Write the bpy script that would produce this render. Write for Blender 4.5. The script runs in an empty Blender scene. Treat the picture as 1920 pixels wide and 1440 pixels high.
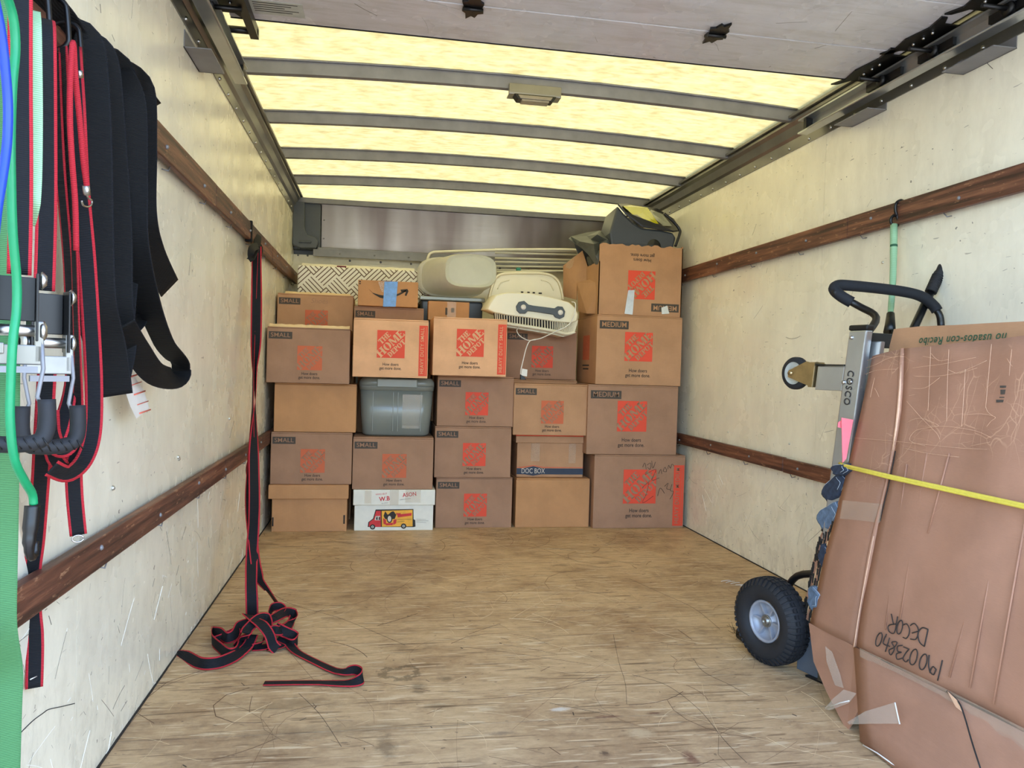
import bpy, bmesh, math, random
import numpy as np
from mathutils import Vector, Matrix
random.seed(7)
SC = bpy.context.scene
C = SC.collection

# ------------------------------------------------------------------ camera
FPX, YAW, PITCH, ROLL = 1442.0, .1712, -.0217, .0288
CAM = Vector((.5692, 0, .8752))
_f = Vector((math.sin(YAW)*math.cos(PITCH), math.cos(YAW)*math.cos(PITCH), math.sin(PITCH)))
_r0 = Vector((math.cos(YAW), -math.sin(YAW), 0)); _u0 = _r0.cross(_f)
_r = _r0*math.cos(ROLL)+_u0*math.sin(ROLL); _u = -_r0*math.sin(ROLL)+_u0*math.cos(ROLL)
cam = bpy.data.objects.new('camera', bpy.data.cameras.new('camera')); C.objects.link(cam)
cam.data.sensor_width = 36; cam.data.lens = FPX/1920*36; cam.data.clip_start = .02
m = Matrix.Identity(4)
for i in range(3):
    m[i][0] = _r[i]; m[i][1] = _u[i]; m[i][2] = -_f[i]; m[i][3] = CAM[i]
cam.matrix_world = m
SC.camera = cam

# ------------------------------------------------------------------ light
SC.view_settings.view_transform = 'Standard'; SC.view_settings.look = 'None'
SC.view_settings.gamma = 1; SC.view_settings.use_curve_mapping = False
SC.view_settings.exposure = 0.06
world = bpy.data.worlds.new('sky'); SC.world = world; world.use_nodes = True
wn = world.node_tree; bg = wn.nodes['Background']
sky = wn.nodes.new('ShaderNodeTexSky'); sky.sky_type = 'NISHITA'; sky.sun_disc = False
sky.sun_elevation = math.radians(52); sky.sun_rotation = math.radians(40); sky.dust_density = 2.5; sky.air_density = 1.0
wn.links.new(sky.outputs[0], bg.inputs[0]); bg.inputs[1].default_value = 1.95
sun = bpy.data.objects.new('sun', bpy.data.lights.new('sun', 'SUN')); C.objects.link(sun)
sun.data.energy = 6.0; sun.data.angle = .01; sun.data.color = (1, .97, .92)
sd = Vector((.50, .62, 1.0)).normalized()        # towards the sun: over the cab, to the right
sun.rotation_euler = sd.to_track_quat('Z', 'Y').to_euler()

# ------------------------------------------------------------------ measuring helpers: where a sight line meets a real plane
def ray(px, py): return _f + _r*((px-960)/FPX) + _u*((720-py)/FPX)
def at(px, py, ax, v):
    d = ray(px, py); t = (v-CAM[ax])/d[ax]; return CAM+d*t
def at_x(px, py, x): return at(px, py, 0, x)
def at_y(px, py, y): return at(px, py, 1, y)
def at_z(px, py, z): return at(px, py, 2, z)

# ------------------------------------------------------------------ materials
def lin(c):
    return tuple(((v/255)/12.92 if v/255 <= .04045 else ((v/255+.055)/1.055)**2.4) for v in c)+(1,)
class NT:
    def __init__(s, name):
        s.m = bpy.data.materials.new(name); s.m.use_nodes = True; s.t = s.m.node_tree
        s.b = s.t.nodes['Principled BSDF']; s.co = s.n('ShaderNodeTexCoord')
    def n(s, t, **k):
        x = s.t.nodes.new(t)
        for a, b in k.items(): setattr(x, a, b)
        return x
    def l(s, a, b): s.t.links.new(a, b)
    def set(s, node, **k):
        for a, b in k.items(): node.inputs[a.replace('_', ' ')].default_value = b
        return node
    def mapping(s, scale=(1, 1, 1), rot=(0, 0, 0), src='Object'):
        m = s.n('ShaderNodeMapping'); s.l(s.co.outputs[src], m.inputs[0])
        m.inputs['Scale'].default_value = scale; m.inputs['Rotation'].default_value = rot; return m.outputs[0]
    def noise(s, vec, scale, detail=3, rough=.55, dist=0):
        x = s.n('ShaderNodeTexNoise'); s.l(vec, x.inputs['Vector']); s.set(x, Scale=scale, Detail=detail, Roughness=rough, Distortion=dist); return x.outputs['Fac']
    def ramp(s, fac, stops):
        r = s.n('ShaderNodeValToRGB'); s.l(fac, r.inputs[0]); e = r.color_ramp.elements
        while len(e) < len(stops): e.new(.5)
        for i, (p, c) in enumerate(stops):
            e[i].position = p; e[i].color = c if isinstance(c, tuple) else (c, c, c, 1)
        return r.outputs[0]
    def mix(s, fac, a, b, mode='MIX'):
        x = s.n('ShaderNodeMix', data_type='RGBA', blend_type=mode)
        for i, v in ((0, fac), (6, a), (7, b)):
            if isinstance(v, bpy.types.NodeSocket): s.l(v, x.inputs[i])
            else: x.inputs[i].default_value = v
        return x.outputs[2]
    def math(s, op, a, b=0, clamp=False):
        x = s.n('ShaderNodeMath', operation=op); x.use_clamp = clamp
        for i, v in ((0, a), (1, b)):
            if isinstance(v, bpy.types.NodeSocket): s.l(v, x.inputs[i])
            else: x.inputs[i].default_value = v
        return x.outputs[0]
    def bump(s, h, strength, dist=.002):
        b = s.n('ShaderNodeBump'); s.l(h, b.inputs['Height']); b.inputs['Strength'].default_value = strength; b.inputs['Distance'].default_value = dist
        s.l(b.outputs[0], s.b.inputs['Normal'])
def simple(name, c, rough=.6, metal=0, var=.12, scale=30, bump=.15, alpha=None, spec=None, trans=None):
    t = NT(name); v = t.mapping(); n = t.noise(v, scale)
    c = lin(c)
    d = tuple(x*(1-var) for x in c[:3])+(1,); e = tuple(min(1, x*(1+var)) for x in c[:3])+(1,)
    t.l(t.ramp(n, [(.3, d), (.7, e)]), t.b.inputs['Base Color'])
    t.set(t.b, Roughness=rough, Metallic=metal)
    if spec is not None: t.b.inputs['Specular IOR Level'].default_value = spec
    if alpha is not None: t.b.inputs['Alpha'].default_value = alpha
    if trans is not None: t.b.inputs['Transmission Weight'].default_value = trans
    if bump: t.bump(n, bump, .001)
    return t.m
def cardboard(name, c, stain=.0, wave=True):
    t = NT(name); v = t.mapping()
    c = lin(c); k = lambda f: tuple(min(1, x*f) for x in c[:3])+(1,)
    n1 = t.noise(v, 7, 4); n2 = t.noise(t.mapping((60, 60, 900)), 1, 2)
    col = t.ramp(n1, [(.38, k(.90)), (.62, k(1.07))])
    col = t.mix(.18, col, t.ramp(n2, [(.3, k(.8)), (.7, k(1.15))]))
    sp = t.ramp(t.noise(v, 420, 2), [(.66, 0.), (.74, 1.)])
    col = t.mix(t.math('MULTIPLY', sp, .25), col, k(.62))
    if stain: 
        s = t.ramp(t.noise(v, 3.2, 4, .6), [(.5, 0.), (.72, 1.)]); col = t.mix(t.math('MULTIPLY', s, stain), col, k(.6))
    t.l(col, t.b.inputs['Base Color']); t.set(t.b, Roughness=.82); t.b.inputs['Specular IOR Level'].default_value = .25
    w = t.n('ShaderNodeTexWave', wave_type='BANDS', bands_direction='X'); t.l(t.mapping((1, 1, 1)), w.inputs[0]); t.set(w, Scale=55, Distortion=.6)
    t.bump(t.math('ADD', t.math('MULTIPLY', w.outputs['Fac'], .4), t.math('MULTIPLY', n1, 1.6)), .25, .0015)
    return t.m
M = {}
M['card'] = cardboard('cardboard_kraft', (186, 142, 106))
M['card_grey'] = cardboard('cardboard_grey_brown', (166, 128, 102))
M['card_tan'] = cardboard('cardboard_tan', (192, 142, 98), .15)
M['card_new'] = cardboard('cardboard_heavy_duty', (226, 174, 132))
def crumpled(name, c):
    m = cardboard(name, c, .25); nt = m.node_tree; b = nt.nodes['Principled BSDF']; N = nt.nodes.new; L = nt.links.new
    co = N('ShaderNodeTexCoord'); src = b.inputs['Base Color'].links[0].from_socket; last = src
    for sc, th, w, msk in ((9, .012, (1, 1.6, .8), .50), (17, .014, (1, .8, 1.9), .54), (5, .008, (1, 2.5, .35), .50)):
        no = N('ShaderNodeTexNoise'); no.inputs['Scale'].default_value = 6; no.inputs['Detail'].default_value = 3; L(co.outputs['Object'], no.inputs['Vector'])
        add = N('ShaderNodeVectorMath'); add.operation = 'MULTIPLY_ADD'; L(no.outputs['Color'], add.inputs[0]); add.inputs[1].default_value = (.09, .09, .09); L(co.outputs['Object'], add.inputs[2])
        mp = N('ShaderNodeMapping'); mp.inputs['Scale'].default_value = w; L(add.outputs[0], mp.inputs[0])
        vo = N('ShaderNodeTexVoronoi'); vo.feature = 'DISTANCE_TO_EDGE'; vo.inputs['Scale'].default_value = sc; L(mp.outputs[0], vo.inputs['Vector'])
        rp = N('ShaderNodeValToRGB'); e = rp.color_ramp.elements; e[0].position = th*.4; e[0].color = (1, 1, 1, 1); e[1].position = th; e[1].color = (0, 0, 0, 1); L(vo.outputs['Distance'], rp.inputs[0])
        n2 = N('ShaderNodeTexNoise'); n2.inputs['Scale'].default_value = 4.5; n2.inputs['Detail'].default_value = 5; L(co.outputs['Object'], n2.inputs['Vector'])
        r2 = N('ShaderNodeValToRGB'); e = r2.color_ramp.elements; e[0].position = msk; e[1].position = msk+.08; L(n2.outputs['Fac'], r2.inputs[0])
        sp = N('ShaderNodeSeparateXYZ'); L(co.outputs['Object'], sp.inputs[0])
        zz = N('ShaderNodeMath'); zz.operation = 'MULTIPLY_ADD'; zz.use_clamp = True; L(sp.outputs[2], zz.inputs[0]); zz.inputs[1].default_value = 3; zz.inputs[2].default_value = -1.5
        m1 = N('ShaderNodeMath'); m1.operation = 'MULTIPLY'; L(rp.outputs[0], m1.inputs[0]); L(r2.outputs[0], m1.inputs[1])
        m2 = N('ShaderNodeMath'); m2.operation = 'MULTIPLY'; L(m1.outputs[0], m2.inputs[0]); L(zz.outputs[0], m2.inputs[1])
        mx = N('ShaderNodeMix'); mx.data_type = 'RGBA'; L(m2.outputs[0], mx.inputs[0]); L(last, mx.inputs[6]); mx.inputs[7].default_value = lin((196, 154, 124)); last = mx.outputs[2]
    L(last, b.inputs['Base Color']); b.inputs['Roughness'].default_value = .6; return m
M['card_worn'] = crumpled('cardboard_worn', (168, 125, 101))
M['card_torn'] = cardboard('cardboard_torn_edge', (226, 196, 150))
M['red'] = simple('red_print', (226, 78, 52), .7, var=.1, scale=200, bump=0)
M['red_faded'] = simple('faded_orange_red_print', (202, 104, 68), .75, var=.16, scale=160, bump=0)
M['ink'] = simple('dark_print', (48, 42, 38), .75, var=.15, scale=200, bump=0)
M['ink_label'] = simple('size_label_print', (74, 66, 58), .75, var=.15, scale=200, bump=0)
M['navy'] = simple('navy_print', (52, 62, 80), .7, var=.1, bump=0)
M['white_print'] = simple('white_print', (216, 206, 190), .7, var=.05, bump=0)
M['green_print'] = simple('dark_green_print', (40, 92, 66), .7, var=.2, scale=120, bump=0)
M['webbing'] = None
def webbing(name, c):
    t = NT(name); w = t.n('ShaderNodeTexWave', wave_type='BANDS', bands_direction='Z'); t.l(t.mapping(), w.inputs[0]); t.set(w, Scale=120, Distortion=.2)
    c = lin(c); t.l(t.ramp(w.outputs['Fac'], [(0, tuple(x*.6 for x in c[:3])+(1,)), (1, c)]), t.b.inputs['Base Color'])
    t.set(t.b, Roughness=.75); t.b.inputs['Specular IOR Level'].default_value = .3; t.bump(w.outputs['Fac'], .5, .001); return t.m
M['webbing'] = webbing('black_webbing', (19, 21, 27))
M['black_cloth'] = webbing('black_wide_webbing', (6, 7, 10))
M['red_edge'] = webbing('red_webbing_edge', (196, 42, 56))
M['green_web'] = webbing('pale_green_webbing', (168, 214, 170))
M['green_web2'] = webbing('green_webbing', (88, 146, 94))
M['black'] = simple('black_plastic', (8, 8, 10), .4, var=.1)
M['rubber'] = simple('black_rubber', (27, 28, 32), .7, var=.15, scale=60, bump=.3)
M['foam'] = simple('black_foam', (18, 21, 28), .8, var=.1, scale=150, bump=.3)
M['steel'] = simple('steel', (190, 190, 188), .28, 1, var=.08)
M['zinc'] = simple('zinc_plate', (206, 206, 200), .35, .9, var=.06)
M['rim'] = simple('grey_wheel_rim', (150, 153, 162), .4, .2, var=.05)
M['zinc_dull'] = simple('dull_zinc_plate', (150, 150, 146), .45, .8, var=.1)
M['brass'] = simple('yellow_zinc', (176, 154, 112), .3, .9, var=.15)
M['alu'] = simple('aluminium', (186, 190, 192), .3, .85, var=.06, scale=14)
M['grey_steel'] = simple('painted_grey_steel', (134, 134, 138), .5, .35, var=.12, scale=12)
M['rail_alu'] = simple('aluminium_extrusion', (140, 138, 132), .33, .75, var=.12, scale=8)
M['grey_plastic'] = simple('grey_moulded_plastic', (84, 90, 98), .4, var=.05)
M['green_cord'] = simple('green_bungee_cord', (8, 134, 84), .4, var=.05, scale=100)
M['blue_cord'] = simple('blue_bungee_cord', (18, 60, 160), .4, var=.05, scale=100)
M['yellow_cord'] = simple('yellow_cord', (226, 208, 84), .5, var=.06, scale=100)
M['tote'] = simple('grey_tote_plastic', (128, 132, 124), .22, var=.04, scale=8, bump=.05)
M['white_board'] = simple('white_carton', (232, 228, 214), .6, var=.03)
M['cream'] = simple('cream_plastic', (232, 224, 196), .35, var=.03, scale=8, bump=.03)
M['white_tube'] = simple('white_coated_tube', (236, 232, 212), .35, var=.03)
M['dark_handle'] = simple('charcoal_plastic', (58, 64, 66), .4, var=.04)
M['white'] = simple('white_cord_plastic', (228, 224, 216), .4, var=.03)
M['tape'] = simple('clear_tape', (225, 205, 180), .1, var=.05, alpha=.14, bump=.3)
M['tape_blue'] = simple('blue_printed_tape', (70, 130, 200), .25, var=.25, scale=45, bump=.3)
M['film'] = simple('clear_film', (235, 225, 210), .06, var=.03, alpha=.2, bump=.2)
M['clear_tub'] = simple('frosted_plastic', (226, 222, 206), .3, var=.03, alpha=.62, bump=.05)
M['frost'] = simple('frosted_tub_base', (200, 202, 184), .35, var=.06, scale=9, alpha=.86, bump=.05)
M['denim'] = simple('dark_denim', (42, 52, 70), .9, var=.35, scale=90, bump=.5)
M['denim_light'] = simple('light_denim', (92, 110, 132), .9, var=.3, scale=70, bump=.5)
M['seam'] = simple('denim_stitching', (190, 205, 220), .9)
M['pink'] = simple('pink_flagging', (255, 130, 140), .6, var=.05)
M['crease'] = simple('worn_crease', (222, 180, 148), .5, var=.1, scale=80, bump=0)
M['dark_gap'] = simple('dark_joint_and_gap', (34, 32, 30), .8)  # near-black for joints and cracks; painted shade inside slots, holes and gaps
M['teal'] = simple('teal_clip', (40, 140, 120), .4)
M['bin'] = simple('dark_grey_bin', (62, 68, 78), .38, var=.05, scale=6, bump=.03)
M['bin_edge'] = simple('black_bin_rim', (26, 28, 33), .35)
M['yellow_lid'] = simple('yellow_clear_lid', (206, 204, 30), .15, var=.08, alpha=.85)
M['clear_lid'] = simple('clear_lid', (176, 180, 168), .12, var=.04, alpha=.8)
M['bag'] = simple('charcoal_nylon', (84, 88, 88), .45, var=.2, scale=20, bump=.4)
M['maroon'] = simple('maroon_cloth', (120, 58, 66), .9, var=.2)
M['tag_white'] = simple('white_fabric_tag', (232, 228, 220), .7, var=.03)
M['tag_red'] = simple('red_tag_print', (220, 110, 90), .7, bump=0)
M['truck_red'] = simple('truck_print_red', (206, 44, 48), .6, bump=0)
M['truck_yellow'] = simple('truck_print_yellow', (238, 172, 52), .6, bump=0)
M['bulb'] = simple('lamp_lens', (150, 140, 120), .3, alpha=1)
M['sticker'] = simple('grey_sticker', (176, 178, 170), .5, bump=0)

def wall_mat(name, base, seed):
    t = NT(name); v = t.mapping()
    k = lambda f: tuple(min(1, x*f) for x in lin(base)[:3])+(1,)
    col = t.ramp(t.noise(v, 1.6, 6, .65), [(.38, k(.92)), (.6, k(1.03))])
    g = t.ramp(t.noise(t.mapping((1, 3, 1.0), (0, 0, seed)), 5, 7, .72), [(.42, 0.), (.78, 1.)])
    col = t.mix(t.math('MULTIPLY', g, .2), col, lin((158, 148, 124)))
    sepw = t.n('ShaderNodeSeparateXYZ'); t.l(v, sepw.inputs[0])
    lowz = t.math('MULTIPLY', t.math('SUBTRACT', .55, sepw.outputs[2]), 1.1, True)
    g3 = t.ramp(t.noise(t.mapping((1, 6, 3), (seed, 0, 0)), 4, 7, .75), [(.48, 0.), (.62, 1.)])
    col = t.mix(t.math('MULTIPLY', t.math('MULTIPLY', g3, lowz), .45), col, lin((150, 142, 126)))
    # small scuffs and chips
    for sc, rot, th, amt, dark in (((1, 14, 90), .6, .735, .5, (96, 88, 80)), ((1, 80, 20), -.5, .745, .4, (110, 100, 90)), ((1, 40, 44), 1.1, .745, .7, (56, 52, 48)), ((1, 30, 120), 1.9, .74, .35, (120, 110, 98))):
        s = t.ramp(t.noise(t.mapping(sc, (rot, 0, seed)), 1.1, 2, .5), [(th, 0.), (th+.015, 1.)])
        col = t.mix(t.math('MULTIPLY', s, amt), col, lin(dark))
    t.l(col, t.b.inputs['Base Color'])
    r = t.ramp(t.noise(v, 5, 3), [(.4, .20), (.6, .32)]); t.l(r, t.b.inputs['Roughness'])
    t.bump(t.noise(v, 2.2, 3), .22, .02); return t.m
M['wall'] = wall_mat('white_wall_panel', (243, 237, 216), .3)
M['wall_b'] = wall_mat('white_wall_panel', (247, 242, 222), 1.7)
M['door'] = wall_mat('door_panel_paint', (208, 206, 210), 2.6)

def wood_rail():
    t = NT('rub_rail_wood'); v = t.mapping((30, 1.2, 30))
    n = t.noise(v, 1.6, 6, .65)
    col = t.ramp(n, [(.36, lin((56, 34, 28))), (.5, lin((98, 60, 46))), (.64, lin((138, 92, 68)))])
    s = t.ramp(t.noise(t.mapping((40, 14, 60)), 1.4, 4, .7), [(.60, 0.), (.68, 1.)])
    col = t.mix(t.math('MULTIPLY', s, .5), col, lin((190, 146, 110)))
    t.l(col, t.b.inputs['Base Color']); t.set(t.b, Roughness=.5); t.bump(n, .5, .003); return t.m
M['rail'] = wood_rail()

def floor_mat():
    t = NT('worn_plywood_floor'); v = t.mapping(); v0 = v
    g = t.noise(t.mapping((1.6, 6, 1)), 3.4, 10, .78, .6)
    g2 = t.noise(t.mapping((9, 30, 1)), 3, 8, .82, .3)
    col = t.ramp(g, [(.36, lin((134, 102, 70))), (.49, lin((186, 152, 110))), (.62, lin((216, 186, 144)))])
    col = t.mix(.36, col, t.ramp(g2, [(.38, lin((104, 76, 52))), (.5, lin((184, 152, 110))), (.62, lin((222, 194, 150)))]))
    big = t.ramp(t.noise(v, 2.2, 7, .7), [(.38, lin((140, 108, 76))), (.56, lin((220, 190, 146)))])
    col = t.mix(.42, col, big)
    blot = t.ramp(t.noise(t.mapping((1, 1.6, 1)), 7, 6, .72), [(.54, 0.), (.66, 1.)])
    col = t.mix(t.math('MULTIPLY', blot, .38), col, lin((112, 86, 62)))
    pit = t.ramp(t.noise(t.mapping((.6, 1, 1)), 60, 2, .5), [(.69, 0.), (.73, 1.)])
    col = t.mix(t.math('MULTIPLY', pit, .6), col, lin((70, 50, 38)))
    # greyer towards the door end
    sep = t.n('ShaderNodeSeparateXYZ'); t.l(v, sep.inputs[0])
    near = t.math('MULTIPLY', t.math('SUBTRACT', 2.5, sep.outputs[1]), .55, True)
    col = t.mix(near, col, t.mix(.40, col, lin((150, 134, 120))))
    # dark scratches
    for sc, rot, th in (((3, 60, 1), .6, .67), ((4, 60, 1), -.7, .67), ((4, 70, 1), 1.3, .67), ((3, 60, 1), 2.1, .67)):
        s = t.ramp(t.noise(t.mapping(sc, (0, 0, rot)), 1.1, 1.5, .5, .4), [(th, 0.), (th+.02, 1.)])
        col = t.mix(t.math('MULTIPLY', s, .5), col, lin((88, 64, 46)))
    for sc, rot, th in (((4, 60, 1), .95, .66), ((5, 70, 1), -1.0, .66), ((6, 40, 1), .3, .67)):
        s = t.ramp(t.noise(t.mapping(sc, (0, 0, rot)), 1.3, 1.5, .5, .3), [(th, 0.), (th+.02, 1.)])
        col = t.mix(t.math('MULTIPLY', s, .5), col, lin((232, 212, 176)))
    # individual stains of their own shape
    wob = t.math('MULTIPLY', t.math('SUBTRACT', t.noise(v, 26, 6, .7), .5), 2.2)
    for (x, y, rx, ry, ring, amt, c) in STAINS:
        dx = t.math('DIVIDE', t.math('SUBTRACT', sep.outputs[0], x), rx); dy = t.math('DIVIDE', t.math('SUBTRACT', sep.outputs[1], y), ry)
        d = t.math('ADD', t.math('SQRT', t.math('ADD', t.math('MULTIPLY', dx, dx), t.math('MULTIPLY', dy, dy))), wob)
        fac = t.ramp(d, [(.0, 0.), (.45, .0), (.6, 1.), (.8, 1.), (.95, 0.)]) if ring else t.ramp(d, [(.3, 1.), (1., 0.)])
        col = t.mix(t.math('MULTIPLY', fac, amt), col, lin(c))
    t.l(col, t.b.inputs['Base Color']); t.l(t.ramp(g, [(.3, .42), (.7, .58)]), t.b.inputs['Roughness'])
    t.b.inputs['Specular IOR Level'].default_value = .35
    t.bump(t.math('ADD', g, g2), .35, .002); return t.m
def fz(px, py): p = at_z(px, py, 0); return p.x, p.y
STAINS = []
for px, py, rx, ry, ring, amt, c in ((752, 1262, .07, .055, True, .6, (92, 78, 58)), (835, 1273, .03, .02, False, .6, (84, 70, 52)), (785, 1290, .025, .05, False, .5, (84, 70, 52)),
    (820, 1325, .05, .03, False, .45, (100, 84, 62)), (560, 1320, .16, .05, False, .4, (92, 74, 54)), (725, 1400, .03, .07, False, .55, (72, 58, 48)), (620, 1370, .3, .05, False, .3, (100, 84, 66)), (940, 1375, .05, .015, False, .5, (100, 90, 84)),
    (1050, 1330, .03, .012, False, .8, (222, 214, 200)), (1120, 1218, .04, .012, False, .5, (214, 190, 150)), (765, 1305, .05, .012, False, .6, (222, 200, 164)), (1295, 1420, .02, .04, False, .8, (104, 62, 54)), (1140, 1343, .04, .01, False, .7, (100, 52, 44)),
    (1230, 1337, .03, .008, False, .7, (90, 48, 42)), (1135, 1415, .02, .02, False, .6, (84, 60, 50)), (1050, 1060, .06, .02, False, .5, (96, 72, 48)), (340, 1390, .2, .04, False, .25, (110, 76, 56)), (1200, 1375, .05, .03, False, .5, (208, 186, 150)), (1350, 1270, .1, .1, False, .3, (120, 100, 80))):
    x, y = fz(px, py); STAINS.append((x, y, rx, ry, ring, amt, c))
M['floor'] = floor_mat()
M['floor_edge'] = simple('floor_edge', (70, 58, 46), .8)

def metal_header():
    t = NT('brushed_aluminium_header'); n = t.noise(t.mapping((3, 1, .5)), 1.4, 2, .5)
    s = t.noise(t.mapping((1, 1, 120)), 3, 3)
    t.l(t.ramp(n, [(.38, lin((116, 106, 100))), (.62, lin((156, 150, 142)))]), t.b.inputs['Base Color'])
    t.set(t.b, Metallic=1); t.l(t.ramp(s, [(.4, .30), (.6, .35)]), t.b.inputs['Roughness']); t.bump(t.math('ADD', t.math('MULTIPLY', s, .05), n), .22, .03); return t.m
M['header'] = metal_header()
def roof_mat():
    t = NT('translucent_fibreglass_roof'); nt = t.t
    n = t.noise(t.mapping((9, 22, 1)), 1.5, 6, .68); n2 = t.noise(t.mapping(), 14, 3)
    col = t.ramp(n, [(.36, (.108, .086, .032, 1)), (.5, (.158, .132, .055, 1)), (.62, (.184, .159, .074, 1))])
    col = t.mix(.35, col, t.ramp(n2, [(.4, (.118, .096, .036, 1)), (.6, (.170, .148, .070, 1))]))
    tr = t.n('ShaderNodeBsdfTranslucent'); df = t.n('ShaderNodeBsdfDiffuse'); mx = t.n('ShaderNodeMixShader')
    t.l(col, tr.inputs[0]); df.inputs[0].default_value = (.8, .70, .42, 1); mx.inputs[0].default_value = .2
    t.l(tr.outputs[0], mx.inputs[1]); t.l(df.outputs[0], mx.inputs[2])
    t.l(mx.outputs[0], nt.nodes['Material Output'].inputs[0]); return t.m
M['roof'] = roof_mat()
def pattern_mat():      # basket weave of parallel brown lines printed on white cloth
    t = NT('basket_weave_cloth'); sep = t.n('ShaderNodeSeparateXYZ'); t.l(t.co.outputs['Object'], sep.inputs[0])
    s2 = .7071/.105
    u = t.math('MULTIPLY', t.math('ADD', sep.outputs[0], sep.outputs[2]), s2); v = t.math('MULTIPLY', t.math('SUBTRACT', sep.outputs[0], sep.outputs[2]), s2)
    fu = t.math('FLOOR', u); fv = t.math('FLOOR', v)
    par = t.math('FLOORED_MODULO', t.math('ADD', fu, fv), 2)
    lu = t.math('FRACT', t.math('MULTIPLY', u, 5)); lv = t.math('FRACT', t.math('MULTIPLY', v, 5))
    a = t.math('LESS_THAN', lu, .27); b = t.math('LESS_THAN', lv, .27)
    x = t.math('ADD', t.math('MULTIPLY', par, a), t.math('MULTIPLY', t.math('SUBTRACT', 1, par), b))
    t.l(t.mix(x, lin((244, 240, 226)), lin((112, 92, 74))), t.b.inputs['Base Color']); t.set(t.b, Roughness=.8); return t.m
M['weave'] = pattern_mat()
M['asphalt'] = simple('concrete_ground', (150, 148, 142), .9, var=.15, scale=3)

# ------------------------------------------------------------------ mesh helpers
class MB:
    def __init__(s): s.v = []; s.f = []; s.mi = []; s.sm = []
    def add(s, vs, fs, mi=0, sm=False):
        o = len(s.v); s.v += [tuple(v) for v in vs]
        for f in fs: s.f.append(tuple(i+o for i in f)); s.mi.append(mi); s.sm.append(sm)
        return s
    def box(s, lo, hi, mi=0, M_=None):
        x0, y0, z0 = lo; x1, y1, z1 = hi
        vs = [Vector(p) for p in ((x0,y0,z0),(x1,y0,z0),(x1,y1,z0),(x0,y1,z0),(x0,y0,z1),(x1,y0,z1),(x1,y1,z1),(x0,y1,z1))]
        if M_: vs = [M_ @ v for v in vs]
        return s.add(vs, [(0,3,2,1),(4,5,6,7),(0,1,5,4),(1,2,6,5),(2,3,7,6),(3,0,4,7)], mi)
    def hexa(s, a, b, mi=0):   # two quads a (4 pts) and b (4 pts)
        return s.add(list(a)+list(b), [(0,3,2,1),(4,5,6,7),(0,1,5,4),(1,2,6,5),(2,3,7,6),(3,0,4,7)], mi)
    def tube(s, pts, r, n=8, mi=0, smooth=True, caps=True, res=0):
        pts = [Vector(p) for p in pts]
        if res: pts = spline(pts, res)
        rs = r if isinstance(r, (list, tuple)) else [r]*len(pts)
        if len(rs) != len(pts): rs = [rs[min(len(rs)-1, int(i*len(rs)/len(pts)))] for i in range(len(pts))]
        vs = []; up = None
        for i, p in enumerate(pts):
            t = (pts[min(i+1, len(pts)-1)]-pts[max(i-1, 0)]).normalized()
            if up is None:
                up = t.orthogonal().normalized()
            else:
                up = (up-t*up.dot(t)).normalized()
            b = t.cross(up)
            for k in range(n):
                a = 2*math.pi*k/n; vs.append(p+(up*math.cos(a)+b*math.sin(a))*rs[i])
        fs = [(i*n+k, i*n+(k+1) % n, (i+1)*n+(k+1) % n, (i+1)*n+k) for i in range(len(pts)-1) for k in range(n)]
        s.add(vs, fs, mi, smooth)
        if caps:
            o = len(s.v)-len(vs)
            s.f.append(tuple(o+k for k in range(n))[::-1]); s.mi.append(mi); s.sm.append(False)
            s.f.append(tuple(o+(len(pts)-1)*n+k for k in range(n))); s.mi.append(mi); s.sm.append(False)
        return s
    def lathe(s, prof, c, ax, n=32, mi=0, smooth=True):   # prof: (radius, along axis)
        c = Vector(c); ax = Vector(ax).normalized(); u = ax.orthogonal().normalized(); w = ax.cross(u); vs = []
        for r, h in prof:
            for k in range(n):
                a = 2*math.pi*k/n; vs.append(c+ax*h+(u*math.cos(a)+w*math.sin(a))*r)
        fs = [(i*n+k, i*n+(k+1) % n, (i+1)*n+(k+1) % n, (i+1)*n+k) for i in range(len(prof)-1) for k in range(n)]
        return s.add(vs, fs, mi, smooth)
    def poly(s, pts, mi=0): return s.add(pts, [tuple(range(len(pts)))], mi)
    def prism(s, pts, d, mi=0, sm=False):        # polygon pts extruded by vector d
        n = len(pts); d = Vector(d); a = [Vector(p) for p in pts]
        return s.add(a+[p+d for p in a], [tuple(range(n))[::-1], tuple(range(n, 2*n))]+[(i, (i+1) % n, n+(i+1) % n, n+i) for i in range(n)], mi, sm)
    def sphere(s, c, r, mi=0, nu=12, nv=8):
        prof = [(r*math.sin(math.pi*i/nv)+1e-5, -r*math.cos(math.pi*i/nv)) for i in range(nv+1)]
        return s.lathe(prof, c, (0, 0, 1), nu, mi)
    def data(s, name, mats):
        me = bpy.data.meshes.new(name); me.from_pydata(s.v, [], s.f)
        for x in mats: me.materials.append(x)
        me.polygons.foreach_set('material_index', s.mi); me.polygons.foreach_set('use_smooth', s.sm); me.update(); return me
def spline(pts, k=6):
    pts = [Vector(p) for p in pts]; out = []
    for i in range(len(pts)-1):
        p0 = pts[max(i-1, 0)]; p1 = pts[i]; p2 = pts[i+1]; p3 = pts[min(i+2, len(pts)-1)]
        for j in range(k):
            t = j/k; out.append(.5*((2*p1)+(-p0+p2)*t+(2*p0-5*p1+4*p2-p3)*t*t+(-p0+3*p1-3*p2+p3)*t**3))
    out.append(pts[-1]); return out
def base_of(p):
    b = Vector((0, 0, 0))
    while p is not None: b = b+p.location; p = p.parent
    return b
def mats_of(x): return [M[i] if isinstance(i, str) else i for i in (x if isinstance(x, (list, tuple)) else [x])]
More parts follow.
